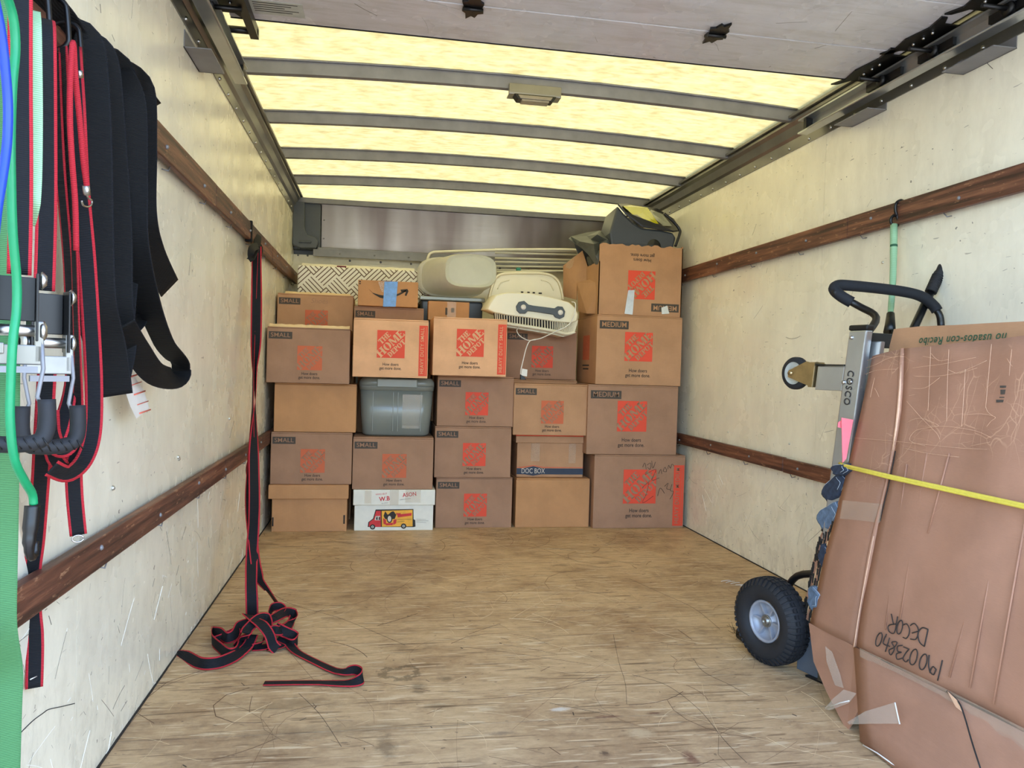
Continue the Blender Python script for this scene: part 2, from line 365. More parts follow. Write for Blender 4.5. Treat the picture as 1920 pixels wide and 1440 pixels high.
def mk(name, mb, mats, parent=None, bevel=0, solid=0, label=None, subsurf=0):
    if parent is not None:
        b = base_of(parent); mb.v = [(v[0]-b.x, v[1]-b.y, v[2]-b.z) for v in mb.v]
    me = mb.data(name, mats_of(mats))
    o = bpy.data.objects.new(name, me); C.objects.link(o); o.parent = parent
    fix_normals(me)
    if solid:
        s = o.modifiers.new('s', 'SOLIDIFY'); s.thickness = solid; s.offset = 0
    if subsurf: s = o.modifiers.new('u', 'SUBSURF'); s.levels = subsurf; s.render_levels = subsurf
    if bevel:
        s = o.modifiers.new('b', 'BEVEL'); s.width = bevel; s.segments = 2; s.limit_method = 'ANGLE'; s.angle_limit = .6
    if label: o['label'] = label
    return o
def fix_normals(me):
    bm = bmesh.new(); bm.from_mesh(me); bmesh.ops.recalc_face_normals(bm, faces=bm.faces); bm.to_mesh(me); bm.free()
def link(name, me, parent, M_, label=None):     # an object on existing mesh data, placed by a world matrix
    o = bpy.data.objects.new(name, me); C.objects.link(o); o.parent = parent
    if parent is not None: M_ = Matrix.Translation(-base_of(parent)) @ M_
    o.matrix_basis = M_
    if label: o['label'] = label
    return o
def thing(name, label, cat, loc, group=None):
    o = bpy.data.objects.new(name, None); C.objects.link(o); o.location = loc; o.empty_display_size = .05
    return tag(o, label, cat, group)
def tag(o, label, cat, group=None, kind=None):
    if label: o['label'] = label
    if cat: o['category'] = cat
    if group: o['group'] = group
    if kind: o['kind'] = kind
    return o
def struct(name, mb, mats, **k):
    o = mk(name, mb, mats, **k); o['kind'] = 'structure'; return o
def frame(origin, right, up, s=1):
    r = Vector(right).normalized(); u = Vector(up); u = (u-r*u.dot(r)).normalized(); n = r.cross(u)
    m = Matrix.Identity(4)
    for i in range(3):
        m[i][0] = r[i]*s; m[i][1] = u[i]*s; m[i][2] = n[i]*s; m[i][3] = origin[i]
    return m
_tc = {}
def text_mesh(body, mat, bold=0., shear=0., space=1.):      # capital height 1, centred
    key = (body, str(mat), bold, shear, space)
    if key in _tc: return _tc[key]
    cu = bpy.data.curves.new('lettering', 'FONT'); cu.body = body; cu.align_x = 'CENTER'; cu.align_y = 'CENTER'
    cu.offset = bold; cu.shear = shear; cu.space_character = space; cu.resolution_u = 3; cu.size = 1.4; cu.space_line = .95
    o = bpy.data.objects.new('lettering', cu); C.objects.link(o)
    bpy.context.view_layer.update()
    me = bpy.data.meshes.new_from_object(o.evaluated_get(bpy.context.evaluated_depsgraph_get()))
    bpy.data.objects.remove(o); me.materials.clear(); me.materials.append(mats_of(mat)[0]); _tc[key] = me
    return me

def mk_each(name, mbs, mats, parent, **k): return [mk(name, x, mats, parent, **k) for x in mbs]
# ------------------------------------------------------------------ webbing ribbons
def ribbon(mb, pts, width, normal, k=6, edge=.13, mis=(0, 1)):
    """pts: (Vector, twist in degrees[, width factor]); normal: the way the flat side faces."""
    P = spline([p[0] for p in pts], k); n = len(P)
    tw = []
    wf = []
    for i in range(n):
        a = i/k; j = min(int(a), len(pts)-2); f = a-j
        tw.append(pts[j][1]*(1-f)+pts[j+1][1]*f)
        w0 = pts[j][2] if len(pts[j]) > 2 else 1; w1 = pts[j+1][2] if len(pts[j+1]) > 2 else 1
        wf.append(w0*(1-f)+w1*f)
    vs = []; N = Vector(normal).normalized(); last = None
    for i, p in enumerate(P):
        t = (P[min(i+1, n-1)]-P[max(i-1, 0)]).normalized()
        w = N.cross(t)
        if w.length < .15: w = last if last is not None else t.orthogonal()
        w = (w-t*w.dot(t)).normalized()
        if last is not None and w.dot(last) < 0: w = -w
        last = w
        w = Matrix.Rotation(math.radians(tw[i]), 3, t) @ w
        for c in (-.5, -.5+edge, .5-edge, .5): vs.append(p+w*(c*width*wf[i]))
    o = len(mb.v); mb.v += [tuple(v) for v in vs]
    for i in range(n-1):
        for c in range(3):
            q = o+i*4+c; mb.f.append((q, q+1, q+5, q+4)); mb.mi.append(mis[1] if c != 1 else mis[0]); mb.sm.append(True)
    return mb

# ================================================================== THE TRUCK BODY
W, Y0, YB, ZC, YE = 2.3, .55, 5.17, 2.0, 5.62
g = MB().box((-14, -16, -.95), (16, 14, -.85)); struct('ground', g, 'asphalt')
# floor: two plywood sheets with a seam
fl = bpy.data.objects.new('floor', None); C.objects.link(fl); fl['kind'] = 'structure'
x, ys = fz(1000, 1352)
mk('floor_panel', MB().box((0, Y0, -.04), (W, ys-.0015, 0)), 'floor', fl)
mk('floor_panel', MB().box((0, ys+.0015, -.04), (W, YB+.02, 0)), 'floor', fl)
mk('floor_frame', MB().box((0, Y0, -.12), (W, YB+.02, -.045)), 'floor_edge', fl)
# walls
def wall(name, x0, x1, xi, mat, seams):
    o = bpy.data.objects.new(name, None); C.objects.link(o); o['kind'] = 'structure'
    ys = [Y0]+seams+[YE]
    for a, b in zip(ys, ys[1:]):
        mk('wall_panel', MB().box((x0, a+(.0006 if a > Y0 else 0), -.04), (x1, b-.0006, 2.04)), mat, o)
    mk('wall_backing', MB().box((x0+(-.02 if x0 < 0 else .03), Y0, -.12), (x1+(-.03 if x0 < 0 else .02), YE, 2.04)), 'grey_steel', o)
    return o
wl = wall('wall_left', -.03, 0, 0, 'wall', [1.61, 2.83, 4.05])
wr = wall('wall_right', W, W+.03, W, 'wall_b', [1.61, 2.83, 4.05])
# dark joint between floor and walls, thin scuff strip
for nm, xa, xb in (('trim_1', 0, .004), ('trim_2', W-.004, W)):
    struct(nm, MB().box((xa, Y0, 0), (xb, YB, .004)), 'dark_gap')
# the bulkhead
wb = bpy.data.objects.new('wall_back', None); C.objects.link(wb); wb['kind'] = 'structure'
mk('wall_panel', MB().box((-.03, YB+.02, -.12), (W+.03, YB+.06, 1.57)), 'wall', wb)
mk('header_backing', MB().box((-.03, YB+.05, 1.57), (W+.03, YB+.1, 1.915)), 'grey_plastic', wb)
mk('cab_end_panel', MB().box((-.03, YE, 1.5), (W+.03, YE+.04, 2.06)), 'grey_steel', wb)
mk('header_panel', MB().hexa([(.175, YB+.03, 1.625), (W-.12, YB+.03, 1.625), (W-.12, YB+.045, 1.625), (.175, YB+.045, 1.625)],
    [(.175, YB+.0, 1.90), (W-.12, YB+.0, 1.90), (W-.12, YB+.045, 1.90), (.175, YB+.045, 1.90)]), 'header', wb)
mk('ledge', MB().box((.16, YB-.055, 1.595), (W-.1, YB+.03, 1.612)).box((.13, YB-.055, 1.555), (W-.1, YB-.045, 1.60)), 'grey_steel', wb, bevel=.002)
rv = MB()
for i in range(9): rv.sphere((.36+i*.2, YB+.018, 1.545), .008, 0, 8, 4)
for i in range(8): rv.sphere((.3+i*.22, YB-.057, 1.578), .006, 0, 8, 4)
for z in (1.68, 1.80, 1.87): rv.sphere((.19, YB+.01, z), .005, 0, 8, 4)
for x in (.03, .09): rv.sphere((x, YB+.018, 1.565), .007, 0, 8, 4)
o = mk('rivet', rv, 'grey_steel', wb); o['kind'] = 'stuff'
# moulded corner pieces
def corner(sx, x0):
    mb = MB(); q = lambda x, y, z: (x0+sx*x, y, z)
    mb.box((min(x0, x0+sx*.17), YB-.01, 1.60), (max(x0, x0+sx*.17), YB+.05, 1.90), 0)
    prof = [(0, 1.62), (.05, 1.60), (.15, 1.605), (.165, 1.65), (.14, 1.675), (.09, 1.69), (.075, 1.73), (.07, 1.895), (0, 1.895)]
    mb.prism([q(a, YB-.07, b) for a, b in prof], (0, .07, 0), 0)
    mb.prism([q(a, YB-.085, b) for a, b in [(.04, 1.632), (.12, 1.632), (.12, 1.648), (.045, 1.645)]], (0, .016, 0), 0)
    return mk('corner_moulding', mb, 'grey_plastic', wb, bevel=.006)
corner(1, 0); corner(-1, W)
# translucent roof, slightly arched
def arch(x): return .032*(1-((x-W/2)/(W/2))**2)
mb = MB(); n = 24; vs = []
for j in range(2):
    for i in range(n+1):
        x = -.02+(W+.04)*i/n; vs.append((x, [Y0, YE+.02][j], ZC+.004+arch(x)))
mb.add(vs, [(i, i+1, n+2+i, n+1+i) for i in range(n)], 0, True)
struct('ceiling', mb, 'roof')
# roof bows
def bow(y, name):
    r = bpy.data.objects.new(name, None); C.objects.link(r); r['kind'] = 'structure'; r.location = (W/2, y, 1.95)
    mb = MB(); vs = []; N = 28
    sec = [(0, .0), (.004, -.052), (.032, -.052), (.036, 0)]
    for i in range(N+1):
        x = .01+(W-.02)*i/N; a = arch(x)
        for (dy, dz) in sec: vs.append((x, y+dy, ZC+a+dz+random.uniform(-.0006, .0006)))
    fs = [(i*4+k, (i+1)*4+k, (i+1)*4+(k+1) % 4, i*4+(k+1) % 4) for i in range(N) for k in range(4)]
    fs += [(0, 1, 2, 3), tuple(N*4+k for k in (3, 2, 1, 0))]
    mb.add(vs, fs); mk('roof_bow', mb, 'grey_steel', r)
    gl = MB(); vs = []
    for i in range(61):        # uneven bead of sealant on the top edge
        x = .02+(W-.04)*i/60; vs.append((x, y-.004-.004*random.random(), ZC+arch(x)-.003))
    gl.tube(vs, .0045, 6); mk('sealant_bead', gl, 'grey_steel', r); return r
BY = [3.03, 3.63, 4.24, 4.84]
for i, y in enumerate(BY): bow(y, 'trim_%d' % (3+i))
struct('trim_7', MB().prism([(0, YB-.03, 1.898), (0, YB-.03, 1.932), (0, YB+.09, 1.932), (0, YB+.09, 1.9)], (W, 0, 0)), 'grey_steel', bevel=.003)
# dome lamp on the first bow
t = thing('dome_lamp', 'small rectangular cargo lamp clipped under the roof bow nearest the door', 'lamp', (1.12, 3.03, 1.98))
c = at_y(1003, 168, 3.02)
c = Vector((c.x, 3.02, 1.982))
mk('mounting_bracket', MB().box((c.x-.105, 3.008, c.z-.028), (c.x+.105, 3.028, c.z+.01)).box((c.x-.105, 3.008, c.z-.032), (c.x+.105, 3.07, c.z-.026)), 'rail_alu', t, bevel=.002)
mk('lamp_housing', MB().prism([(c.x-.085, 3.0, c.z-.032), (c.x+.085, 3.0, c.z-.032), (c.x+.07, 3.0, c.z-.052), (c.x-.07, 3.0, c.z-.052)], (0, .05, 0)), 'black', t, bevel=.002)
mk('lens', MB().prism([(c.x-.07, 2.997, c.z-.036), (c.x+.07, 2.997, c.z-.036), (c.x+.06, 2.997, c.z-.05), (c.x-.06, 2.997, c.z-.05)], (0, .03, 0)).box((c.x-.055, 3.0, c.z-.058), (c.x+.055, 3.045, c.z-.05)), 'bulb', t, bevel=.002)

# top side rails of the body
def side_rail(name, x0, s, zb, zt):
    r = bpy.data.objects.new(name, None); C.objects.link(r); r['kind'] = 'structure'; X = lambda d: x0+s*d
    prof = [(0, zb-.045), (.004, zb-.045), (.006, zb), (.018, zb+.01), (.028, zb+.045), (.042, zt-.012), (.042, zt), (0, zt)]
    mk('extrusion', MB().prism([(X(a), Y0, b) for a, b in prof], (0, YE-Y0, 0)), 'rail_alu', r)
    mk('roof_flange', MB().prism([(X(a), Y0, b) for a, b in [(.0, zt+.004), (.055, zt+.004), (.055, zt+.014), (0, zt+.05)]], (0, YE-Y0, 0)), 'rail_alu', r)
    rv = MB(); y = 1.4
    while y < YB-.05:
        rv.sphere((X(.004), y, zb-.03), .0075, 0, 8, 4); y += .155
    o = mk('rivet', rv, 'steel', r); o['kind'] = 'stuff'
    return r
side_rail('trim_8', 0, 1, 1.865, 1.93); side_rail('trim_9', W, -1, 1.885, 1.955)

# overhead door track on both sides (C channel carrying the door)
def track(name, x0, s, z, y1):
    r = bpy.data.objects.new(name, None); C.objects.link(r); r['kind'] = 'structure'; X = lambda d: x0+s*d
    prof = [(.044, z), (.085, z), (.085, z+.006), (.05, z+.006), (.05, z+.052), (.085, z+.052), (.085, z+.058), (.044, z+.058)]
    mk('door_track', MB().prism([(X(a), Y0, b) for a, b in prof], (0, y1-Y0, 0)), 'alu', r)
    mk('track_lip', MB().tube([(X(.085), Y0, z+.003), (X(.085), y1-.1, z+.003), (X(.075), y1, z+.006)], .004, 6), 'alu', r)
    mk('track_stop', MB().box((min(X(.05), X(.078)), y1-.05, z+.008), (max(X(.05), X(.078)), y1-.03, z+.05)), 'black', r)
    return r
track('trim_10', 0, 1, 1.845, 2.86); track('trim_11', W, -1, 1.852, 2.90)
def angle_bracket(x0, s, ya, yb, z):
    X = lambda d: x0+s*d
    mb = MB().box((min(X(.0), X(.075)), ya, z), (max(X(.0), X(.075)), yb, z+.003)).box((min(X(.0), X(.003)), ya, z), (max(X(.0), X(.003)), yb, z+.05)).hexa([(X(.003), yb-.003, z), (X(.07), yb-.003, z), (X(.01), yb-.003, z+.045), (X(.003), yb-.003, z+.045)], [(X(.003), yb, z), (X(.07), yb, z), (X(.01), yb, z+.045), (X(.003), yb, z+.045)])
    return mb
for (x0, s, ya, yb, z, lab) in ((0, 1, 2.33, 2.52, 1.755, 'grey angle bracket under the door track on the left wall'),
                           (W, -1, 2.46, 2.66, 1.815, 'grey angle bracket under the right door track near its inner end'),
                           (W, -1, 1.90, 2.10, 1.805, 'grey angle bracket under the right door track nearest the door opening')):
    o = mk('angle_bracket', angle_bracket(x0, s, ya, yb, z), 'grey_steel'); tag(o, lab, 'bracket', 'brackets under the door tracks')

# ------------------------------------------------------------------ the rolled-up door overhead
ZD = 1.93
dr = bpy.data.objects.new('door_1', None); C.objects.link(dr); dr['kind'] = 'structure'; dr.location = (W/2, 1.6, ZD)
dy = [.62, 1.02, 1.32, 1.635, 1.945, 2.265, 2.515]
for a, b in zip(dy, dy[1:]):
    mk('door_panel', MB().box((.09, a+.0025, ZD), (W-.085, b-.0025, ZD+.022)), 'door', dr, bevel=.002)
mk('bottom_seal', MB().box((.09, 2.513, ZD-.002), (W-.085, 2.517, ZD+.024)), 'black', dr)
def hinge_star(x, y):
    mb = MB(); pts = []
    for k in range(8):
        a = math.pi/8+k*math.pi/4; r = .047 if k % 2 == 0 else .040
        pts.append((x+r*math.cos(a)*.8, y+r*math.sin(a)*1.7, ZD-.008))
        a += math.pi/8; r = .031; pts.append((x+r*math.cos(a)*.85, y+r*math.sin(a)*1.7, ZD-.008))
    mb.prism(pts, (0, 0, .007)); mb.tube([(x-.03, y, ZD-.012), (x+.03, y, ZD-.012)], .006, 8)
    for dx, dy_ in ((0, .028), (0, -.028), (.02, .02), (-.02, -.02)): mb.sphere((x+dx, y+dy_, ZD-.005), .004, 0, 6, 4)
    return mk('hinge', mb, 'black', dr)
for (px, py) in ((885, 18), (1342, 62)):
    p = at_z(px, py, ZD); hinge_star(p.x, 2.265)
p = at_z(1400, -2, ZD); hinge_star(p.x, 1.945)
def roller_plate(x0, s, y, L=.2, end=False):
    X = lambda d: x0+s*d
    mb = MB()
    poly = [(.05, -L*.45), (.11, -L*.45), (.13, -L*.62), (.15, -L*.62), (.135, -L*.3), (.15, L*.1), (.135, L*.4), (.155, L*.62), (.135, L*.6), (.11, L*.42), (.05, L*.42)]
    mb.prism([(X(a), y+b, ZD-.006) for a, b in poly], (0, 0, .005))
    mb.box((min(X(.05), X(.062)), y-L*.35, ZD-.05), (max(X(.05), X(.062)), y+L*.35, ZD-.004))
    mb.tube([(X(.03), y, ZD-.04), (X(.15), y, ZD-.04)], .007, 8)
    mb.lathe([(.004, 0), (.019, 0), (.02, .006), (.02, .014), (.004, .016)], (X(.06), y, ZD-.04), (s, 0, 0), 16)
    if end:
        mb.tube([(X(.03), y+L*.75, ZD-.02), (X(.165), y+L*.75, ZD-.02)], .011, 10); mb.box((min(X(.14), X(.165)), y-L*.3, ZD-.035), (max(X(.14), X(.165)), y+L*.85, ZD-.004))
    a = mk('roller_hinge', mb, 'black', dr)
    rv = MB()
    for d in (-.05, -.01, .035): rv.sphere((X(.11), y+d, ZD-.009), .0055, 0, 8, 4)
    r_ = mk('rivet', rv, 'steel', a); r_['kind'] = 'stuff'
roller_plate(0, 1, 2.36, .26, True); roller_plate(W, -1, 2.40, .26)
roller_plate(W, -1, 2.15, .22); roller_plate(W, -1, 1.86, .22); roller_plate(0, 1, 2.02, .22)
p = at_z(520, 12, ZD)
mk('door_sticker', MB().box((p.x-.085, p.y-.03, ZD-.0012), (p.x+.075, p.y+.06, ZD)), 'sticker', dr)
mb = MB()
for i in range(5): mb.box((p.x-.07, p.y-.02+.014*i, ZD-.0016), (p.x+.06-.02*(i % 3), p.y-.016+.014*i, ZD-.0011))
o = mk('sticker_print', mb, 'ink', dr); o['kind'] = 'stuff'

# ------------------------------------------------------------------ wooden rub rails
def rub_rail(name, x0, s, z0, z1, joints):
    r = bpy.data.objects.new(name, None); C.objects.link(r); r['kind'] = 'structure'
    for a, b in zip(joints, joints[1:]):
        xs = sorted((x0+s*.010, x0+s*(.030+random.uniform(-.001, .002))))
        mk('rail_board', MB().box((xs[0], a+.0015, z0+random.uniform(-.002, .002)), (xs[1], b-.0015, z1+random.uniform(-.002, .002))), 'rail', r, bevel=.003)
    bl = MB(); sp = MB()
    y = joints[0]+.2
    while y < joints[-1]-.05:
        bl.sphere((x0+s*.031, y, (z0+z1)/2+random.uniform(-.01, .01)), .006, 0, 8, 4)
        xs = sorted((x0, x0+s*.010)); sp.box((xs[0], y-.02, z0+.012), (xs[1], y+.02, z1-.012))
        sp.tube([(x0+s*.004, y+.06, z0-.012), (x0+s*.02, y+.06, z0-.016), (x0+s*.02, y+.075, z0-.002)], .002, 5)
        y += .42
    o = mk('rail_bolt', bl, 'grey_steel', r); o['kind'] = 'stuff'
    o = mk('rail_spacer', sp, 'grey_steel', r); o['kind'] = 'stuff'
    return r
yj = at_x(485, 455, .03).y
rub_rail('trim_12', 0, 1, 1.372, 1.446, [.6, 1.75, 2.66, yj, 4.0, YB])
rub_rail('trim_13', 0, 1, .452, .515, [.6, 2.9, 3.4, 4.1, YB])
rub_rail('trim_14', W, -1, 1.393, 1.467, [.6, 2.62, 3.75, YB])
rub_rail('trim_15', W, -1, .463, .524, [.6, 2.0, 3.02, 4.2, YB])
# loose tie rings on the left lower rail
for (px, py) in ((212, 972), (335, 902), (1527, 790)):
    pass
# rub marks of old labels / drilled holes and screws in walls
sc = MB()
for (px, py) in ((211, 915), (334, 857), (430, 785), (335, 860)): 
    p = at_x(px, py, .001); sc.sphere(p, .006, 0, 8, 4)
for (px, py) in ((1365, 810), (1480, 832), (1279, 792), (1655, 492)):
    p = at_x(px, py, W-.001); sc.sphere(p, .005, 0, 8, 4)
o = mk('wall_screw', sc, 'zinc', wl); o['kind'] = 'stuff'
# long dark crack low on the left wall
pts = [at_x(px, py, .0008) for px, py in ((28, 1385), (60, 1353), (80, 1338), (92, 1330), (115, 1325), (140, 1319))]
mk('crack_line', MB().tube(pts, .0008, 5, res=4), 'dark_gap', wl)
exec('')

# ================================================================== PRINTED MARKS
def ring(mb, cx, cy, ro, ri, a0, a1, mi, z, n=8):
    vs = []
    for i in range(n+1):
        a = math.radians(a0+(a1-a0)*i/n); vs += [(cx+ro[0]*math.cos(a), cy+ro[1]*math.sin(a), z), (cx+ri[0]*math.cos(a), cy+ri[1]*math.sin(a), z)]
    mb.add(vs, [(2*i, 2*i+2, 2*i+3, 2*i+1) for i in range(n)], mi)
def stencil(mb, ch, fm, mi):      # slab stencil letters in a unit-high cell; fm maps (x, y) -> 3D
    sub = MB(); R = lambda x0, y0, x1, y1: sub.poly([(x0, y0, 0), (x1, y0, 0), (x1, y1, 0), (x0, y1, 0)])
    if ch == 'T': R(.24, 0, .50, 1); R(.14, 0, .60, .09); R(0, .86, .74, 1); R(0, .66, .10, 1); R(.64, .66, .74, 1); w = .74
    elif ch == 'H':
        for x in (0, .50): R(x+.05, 0, x+.29, 1); R(x-.02, 0, x+.36, .09); R(x-.02, .91, x+.36, 1)
        R(.32, .45, .53, .57); w = .84
    elif ch == 'E': R(.05, 0, .28, 1); R(0, 0, .62, .12); R(0, .88, .60, 1); R(.32, .44, .48, .58); R(.54, 0, .62, .3); R(.52, .72, .60, 1); w = .62
    elif ch == 'O': ring(sub, .36, .5, (.36, .5), (.13, .40), 97, 263, 0, 0); ring(sub, .40, .5, (.36, .5), (.13, .40), -83, 83, 0, 0); w = .76
    elif ch == 'M':
        R(.03, 0, .13, 1); R(.70, 0, .92, 1); R(-.04, 0, .2, .09); R(.64, 0, .98, .09)
        sub.poly([(.02, 1, 0), (.26, 1, 0), (.52, .25, 0), (.42, .02, 0)]); sub.poly([(.45, .02, 0), (.53, .02, 0), (.74, .95, 0), (.66, .95, 0)]); w = .96
    elif ch == 'D': R(.05, 0, .28, 1); R(0, 0, .3, .09); R(0, .91, .3, 1); ring(sub, .32, .5, (.38, .5), (.15, .40), -88, 88, 0, 0); w = .70
    elif ch == 'P': R(.05, 0, .28, 1); R(0, 0, .36, .09); R(0, .91, .3, 1); ring(sub, .32, .72, (.32, .28), (.12, .18), -88, 88, 0, 0); w = .62
    mb.add([fm(v[0], v[1]) for v in sub.v], sub.f, mi)
    return w
def logo_mesh(red, card):
    mb = MB(); mb.poly([(-.5, -.5, 0), (.5, -.5, 0), (.5, .5, 0), (-.5, .5, 0)], 0)
    c = math.sqrt(.5)
    def line(word, u0, u1, v0, h):
        ws = dict(T=.80, H=.90, E=.68, O=.84, M=1.02, D=.78, P=.68); tot = sum(ws[k] for k in word); sx = (u1-u0)/tot; x = u0
        for k in word:
            stencil(mb, k, lambda a, b, x=x: ((( x+a*sx)-(v0+b*h))*c-.5, ((x+a*sx)+(v0+b*h))*c-.5, .0009), 1); x += ws[k]*sx
    line('THE', .45, .94, .225, .20); line('HOME', .10, 1.33, -.105, .285); line('DEPOT', .36, 1.16, -.335, .185)
    return mb.data('logo', mats_of([red, card]))
LOGO = {k: logo_mesh(*k) for k in (('red', 'card_new'), ('red', 'card'), ('red_faded', 'card_grey'), ('red', 'card_grey'))}
def label_mesh(txt_w, mat='ink_label'):
    return MB().poly([(-.5, -.5, 0), (.5, -.5, 0), (.5, .5, 0), (-.5, .5, 0)]).data('size_label', mats_of(mat))
LAB = label_mesh(1)
RX, RZ, RY = Vector((1, 0, 0)), Vector((0, 0, 1)), Vector((0, 1, 0))
def print_front(parent, box, kind, red, card, flip=False, tag_txt='SMALL'):
    x0, x1, z0, z1, y = box; w, h = x1-x0, z1-z0; y -= .0012
    X = lambda f: (x1-f*w) if flip else (x0+f*w)
    Z = lambda f: (z0+f*h) if flip else (z1-f*h)
    r, u = (-RX, -RZ) if flip else (RX, RZ)
    def put(name, me, fx, fz_, s, sy=None, off=0, rr=r, uu=u):
        F = frame((X(fx), y-off, Z(fz_)), rr, uu)
        return link(name, me, parent, F @ Matrix.Diagonal((s, sy or s, 1, 1)))
    K = dict(small=(.515, .535, .30, .82, .90), hd_small=(.5, .415, .37, .76, .85), medium=(.49, .435, .325, .78, .865), hd_medium=(.5, .42, .36, .745, .835))[kind]
    s = K[2]*w if 'small' not in kind else K[2]*w
    put('logo', LOGO[(red, card)], K[0], K[1], s)
    ts = .030*w*(1.12 if kind != 'small' else 1)
    put('slogan', text_mesh('How doers\nget more done.', 'ink', .012), K[0], (K[3]+K[4])/2, ts, ts*1.2)
    if kind in ('small', 'medium'):
        lw = .28*w if kind == 'small' else .335*w; lh = .036 if kind == 'small' else .045
        fx = (.02 if kind == 'small' else .03)+lw/w/2
        b = put('size_label', LAB, fx, .065+lh/h/2, lw, lh)
        tx = text_mesh(tag_txt, card, .006); tw = max(v.co.x for v in tx.vertices)*2
        put('size_lettering', tx, fx, .065+lh/h/2, lw*.84/tw, lh*.62, .0008)
    else:
        sw = .115*w; fx = .99-.115/2; zz0, zz1 = (.07, .96) if kind == 'hd_small' else (.12, .97)
        put('side_strip', label_red, fx, (zz0+zz1)/2, sw, (zz1-zz0)*h)
        tx = text_mesh('HEAVY DUTY '+tag_txt, card, .005, 0, 1.12); tw = max(v.co.x for v in tx.vertices)*2
        F = frame((X(fx-.012), y-.0008, Z((zz0+zz1)/2)), RZ, -RX)
        link('strip_lettering', tx, parent, F @ Matrix.Diagonal(((zz1-zz0)*h*.92/tw, sw*.42, 1, 1)))
        F = frame((X(fx+.035), y-.0008, Z((zz0+zz1)/2)), RZ, -RX)
        link('strip_line', MB().poly([(-.5, -.5, 0), (.5, -.5, 0), (.5, .5, 0), (-.5, .5, 0)]).data('strip_line', mats_of(card)), parent, F @ Matrix.Diagonal(((zz1-zz0)*h*.96, .0012, 1, 1)))
label_red = MB().poly([(-.5, -.5, 0), (.5, -.5, 0), (.5, .5, 0), (-.5, .5, 0)]).data('side_strip', mats_of('red'))

# ================================================================== BOXES
def carton(label, x0, x1, z0, z1, y, depth, mat='card', kind=None, red='red', printcard=None, group=None, flaps=True, tape=True, tag_txt='SMALL', rz=0, name='moving_box', tilt_flap=False):
    t = thing(name, label, 'box', ((x0+x1)/2, y+depth/2, z0), group)
    mb = MB(); nx, ny, nz = 4, 3, 3
    # gently bulging body: grid faces on the front and sides
    def grid(P, a, b):
        vs = [P(i/a, j/b) for j in range(b+1) for i in range(a+1)]
        mb.add(vs, [(j*(a+1)+i, j*(a+1)+i+1, (j+1)*(a+1)+i+1, (j+1)*(a+1)+i) for j in range(b) for i in range(a)])
    th = .004; zt = z1-.008 if flaps else z1
    mb.box((x0, y, z0), (x1, y+depth, zt))
    mk('body', mb, mat, t, bevel=.003)
    if flaps:
        m_ = y+depth/2
        mk('top_flap', MB().box((x0+.001, y+.001, z1-.0075), (x1-.001, m_-.001, z1-.001)), mat, t, bevel=.0015)
        mk('top_flap', MB().box((x0+.001, m_+.001, z1-.0075), (x1-.001, y+depth-.001, z1-.0012)), mat, t, bevel=.0015)
    if tape: mk('tape', MB().box((x0+.0, y+depth/2-.024, z1-.001), (x1-.0, y+depth/2+.024, z1-.0004)), 'tape', t)
    if kind: print_front(t, (x0, x1, z0, zt, y), kind, red, printcard or mat, tag_txt=tag_txt)
    return t
SG = 'moving boxes stacked against the front wall of the truck'
carton('box tagged SMALL with faded orange logo on the brown lidded box in the left column', .035, .440, .245, .513, 4.05, .30, 'card_grey', 'small', 'red_faded', group=SG)
carton('plain tan unprinted carton in the left column between two boxes tagged SMALL', .047, .456, .514, .764, 4.05, .30, 'card_tan', group=SG)
carton('box tagged SMALL with pale opened top edge, above the plain tan left carton', .012, .419, .765, 1.047, 4.0, .30, 'card_grey', 'small', 'red_faded', group=SG)
carton('box tagged SMALL with sagging crinkled top, topmost and set back in the left column', .012, .418, .975, 1.246, 4.36, .30, 'card', 'small', 'red_faded', 'card_grey', group=SG)
carton('box tagged SMALL under the grey storage tote and on the white truck-printed carton', .444, .861, .218, .492, 4.06, .30, 'card_grey', 'small', 'red_faded', group=SG)
carton('light brown heavy duty box with red side strip, sitting on the grey storage tote', .435, .814, .805, 1.104, 3.98, .31, 'card_new', 'hd_small', 'red', 'card_new', group=SG)
carton('box tagged SMALL mostly hidden under the smile-printed parcel', .425, .805, .915, 1.188, 4.31, .28, 'card_grey', 'small', 'red_faded', group=SG)
carton('box tagged SMALL on the floor right of the truck-printed carton', .885, 1.300, .0, .2745, 4.12, .30, 'card_grey', 'small', 'red', group=SG)
carton('box tagged SMALL second from the floor, left of the DOC BOX', .871, 1.285, .275, .550, 4.11, .30, 'card_grey', 'small', 'red', group=SG)
carton('box tagged SMALL third from the floor, right of the grey storage tote', .878, 1.291, .551, .8225, 4.11, .30, 'card_grey', 'small', 'red', group=SG)
carton('light brown heavy duty box with red side strip, below the frosted tub', .840, 1.227, .823, 1.127, 4.0, .31, 'card_new', 'hd_small', 'red', 'card_new', group=SG)
carton('plain tan unprinted carton on the floor under the lidded document box', 1.321, 1.737, 0, .270, 4.12, .30, 'card_tan', group=SG)
carton('box tagged SMALL sitting on the lidded document box', 1.291, 1.709, .509, .790, 4.10, .24, 'card', 'small', 'red_faded', 'card_grey', group=SG)
carton('shaded box tagged SMALL set back below the cream heater with its cord hanging across', 1.279, 1.697, .811, 1.097, 4.35, .30, 'card_grey', 'small', 'red', group=SG)
carton('low brown carton, only a thin edge showing, under the shaded box below the heater', 1.275, 1.705, .56, .810, 4.345, .31, 'card', group=SG)
carton('large heavy duty box with red strip and scrawl, on the floor by the right wall', 1.748, 2.275, .0, .409, 4.08, .42, 'card_grey', 'hd_medium', 'red', group=SG, tag_txt='MEDIUM')
carton('box tagged MEDIUM resting on the large heavy duty box by the right wall', 1.699, 2.220, .410, .795, 4.08, .42, 'card_grey', 'medium', 'red', group=SG, tag_txt='MEDIUM')
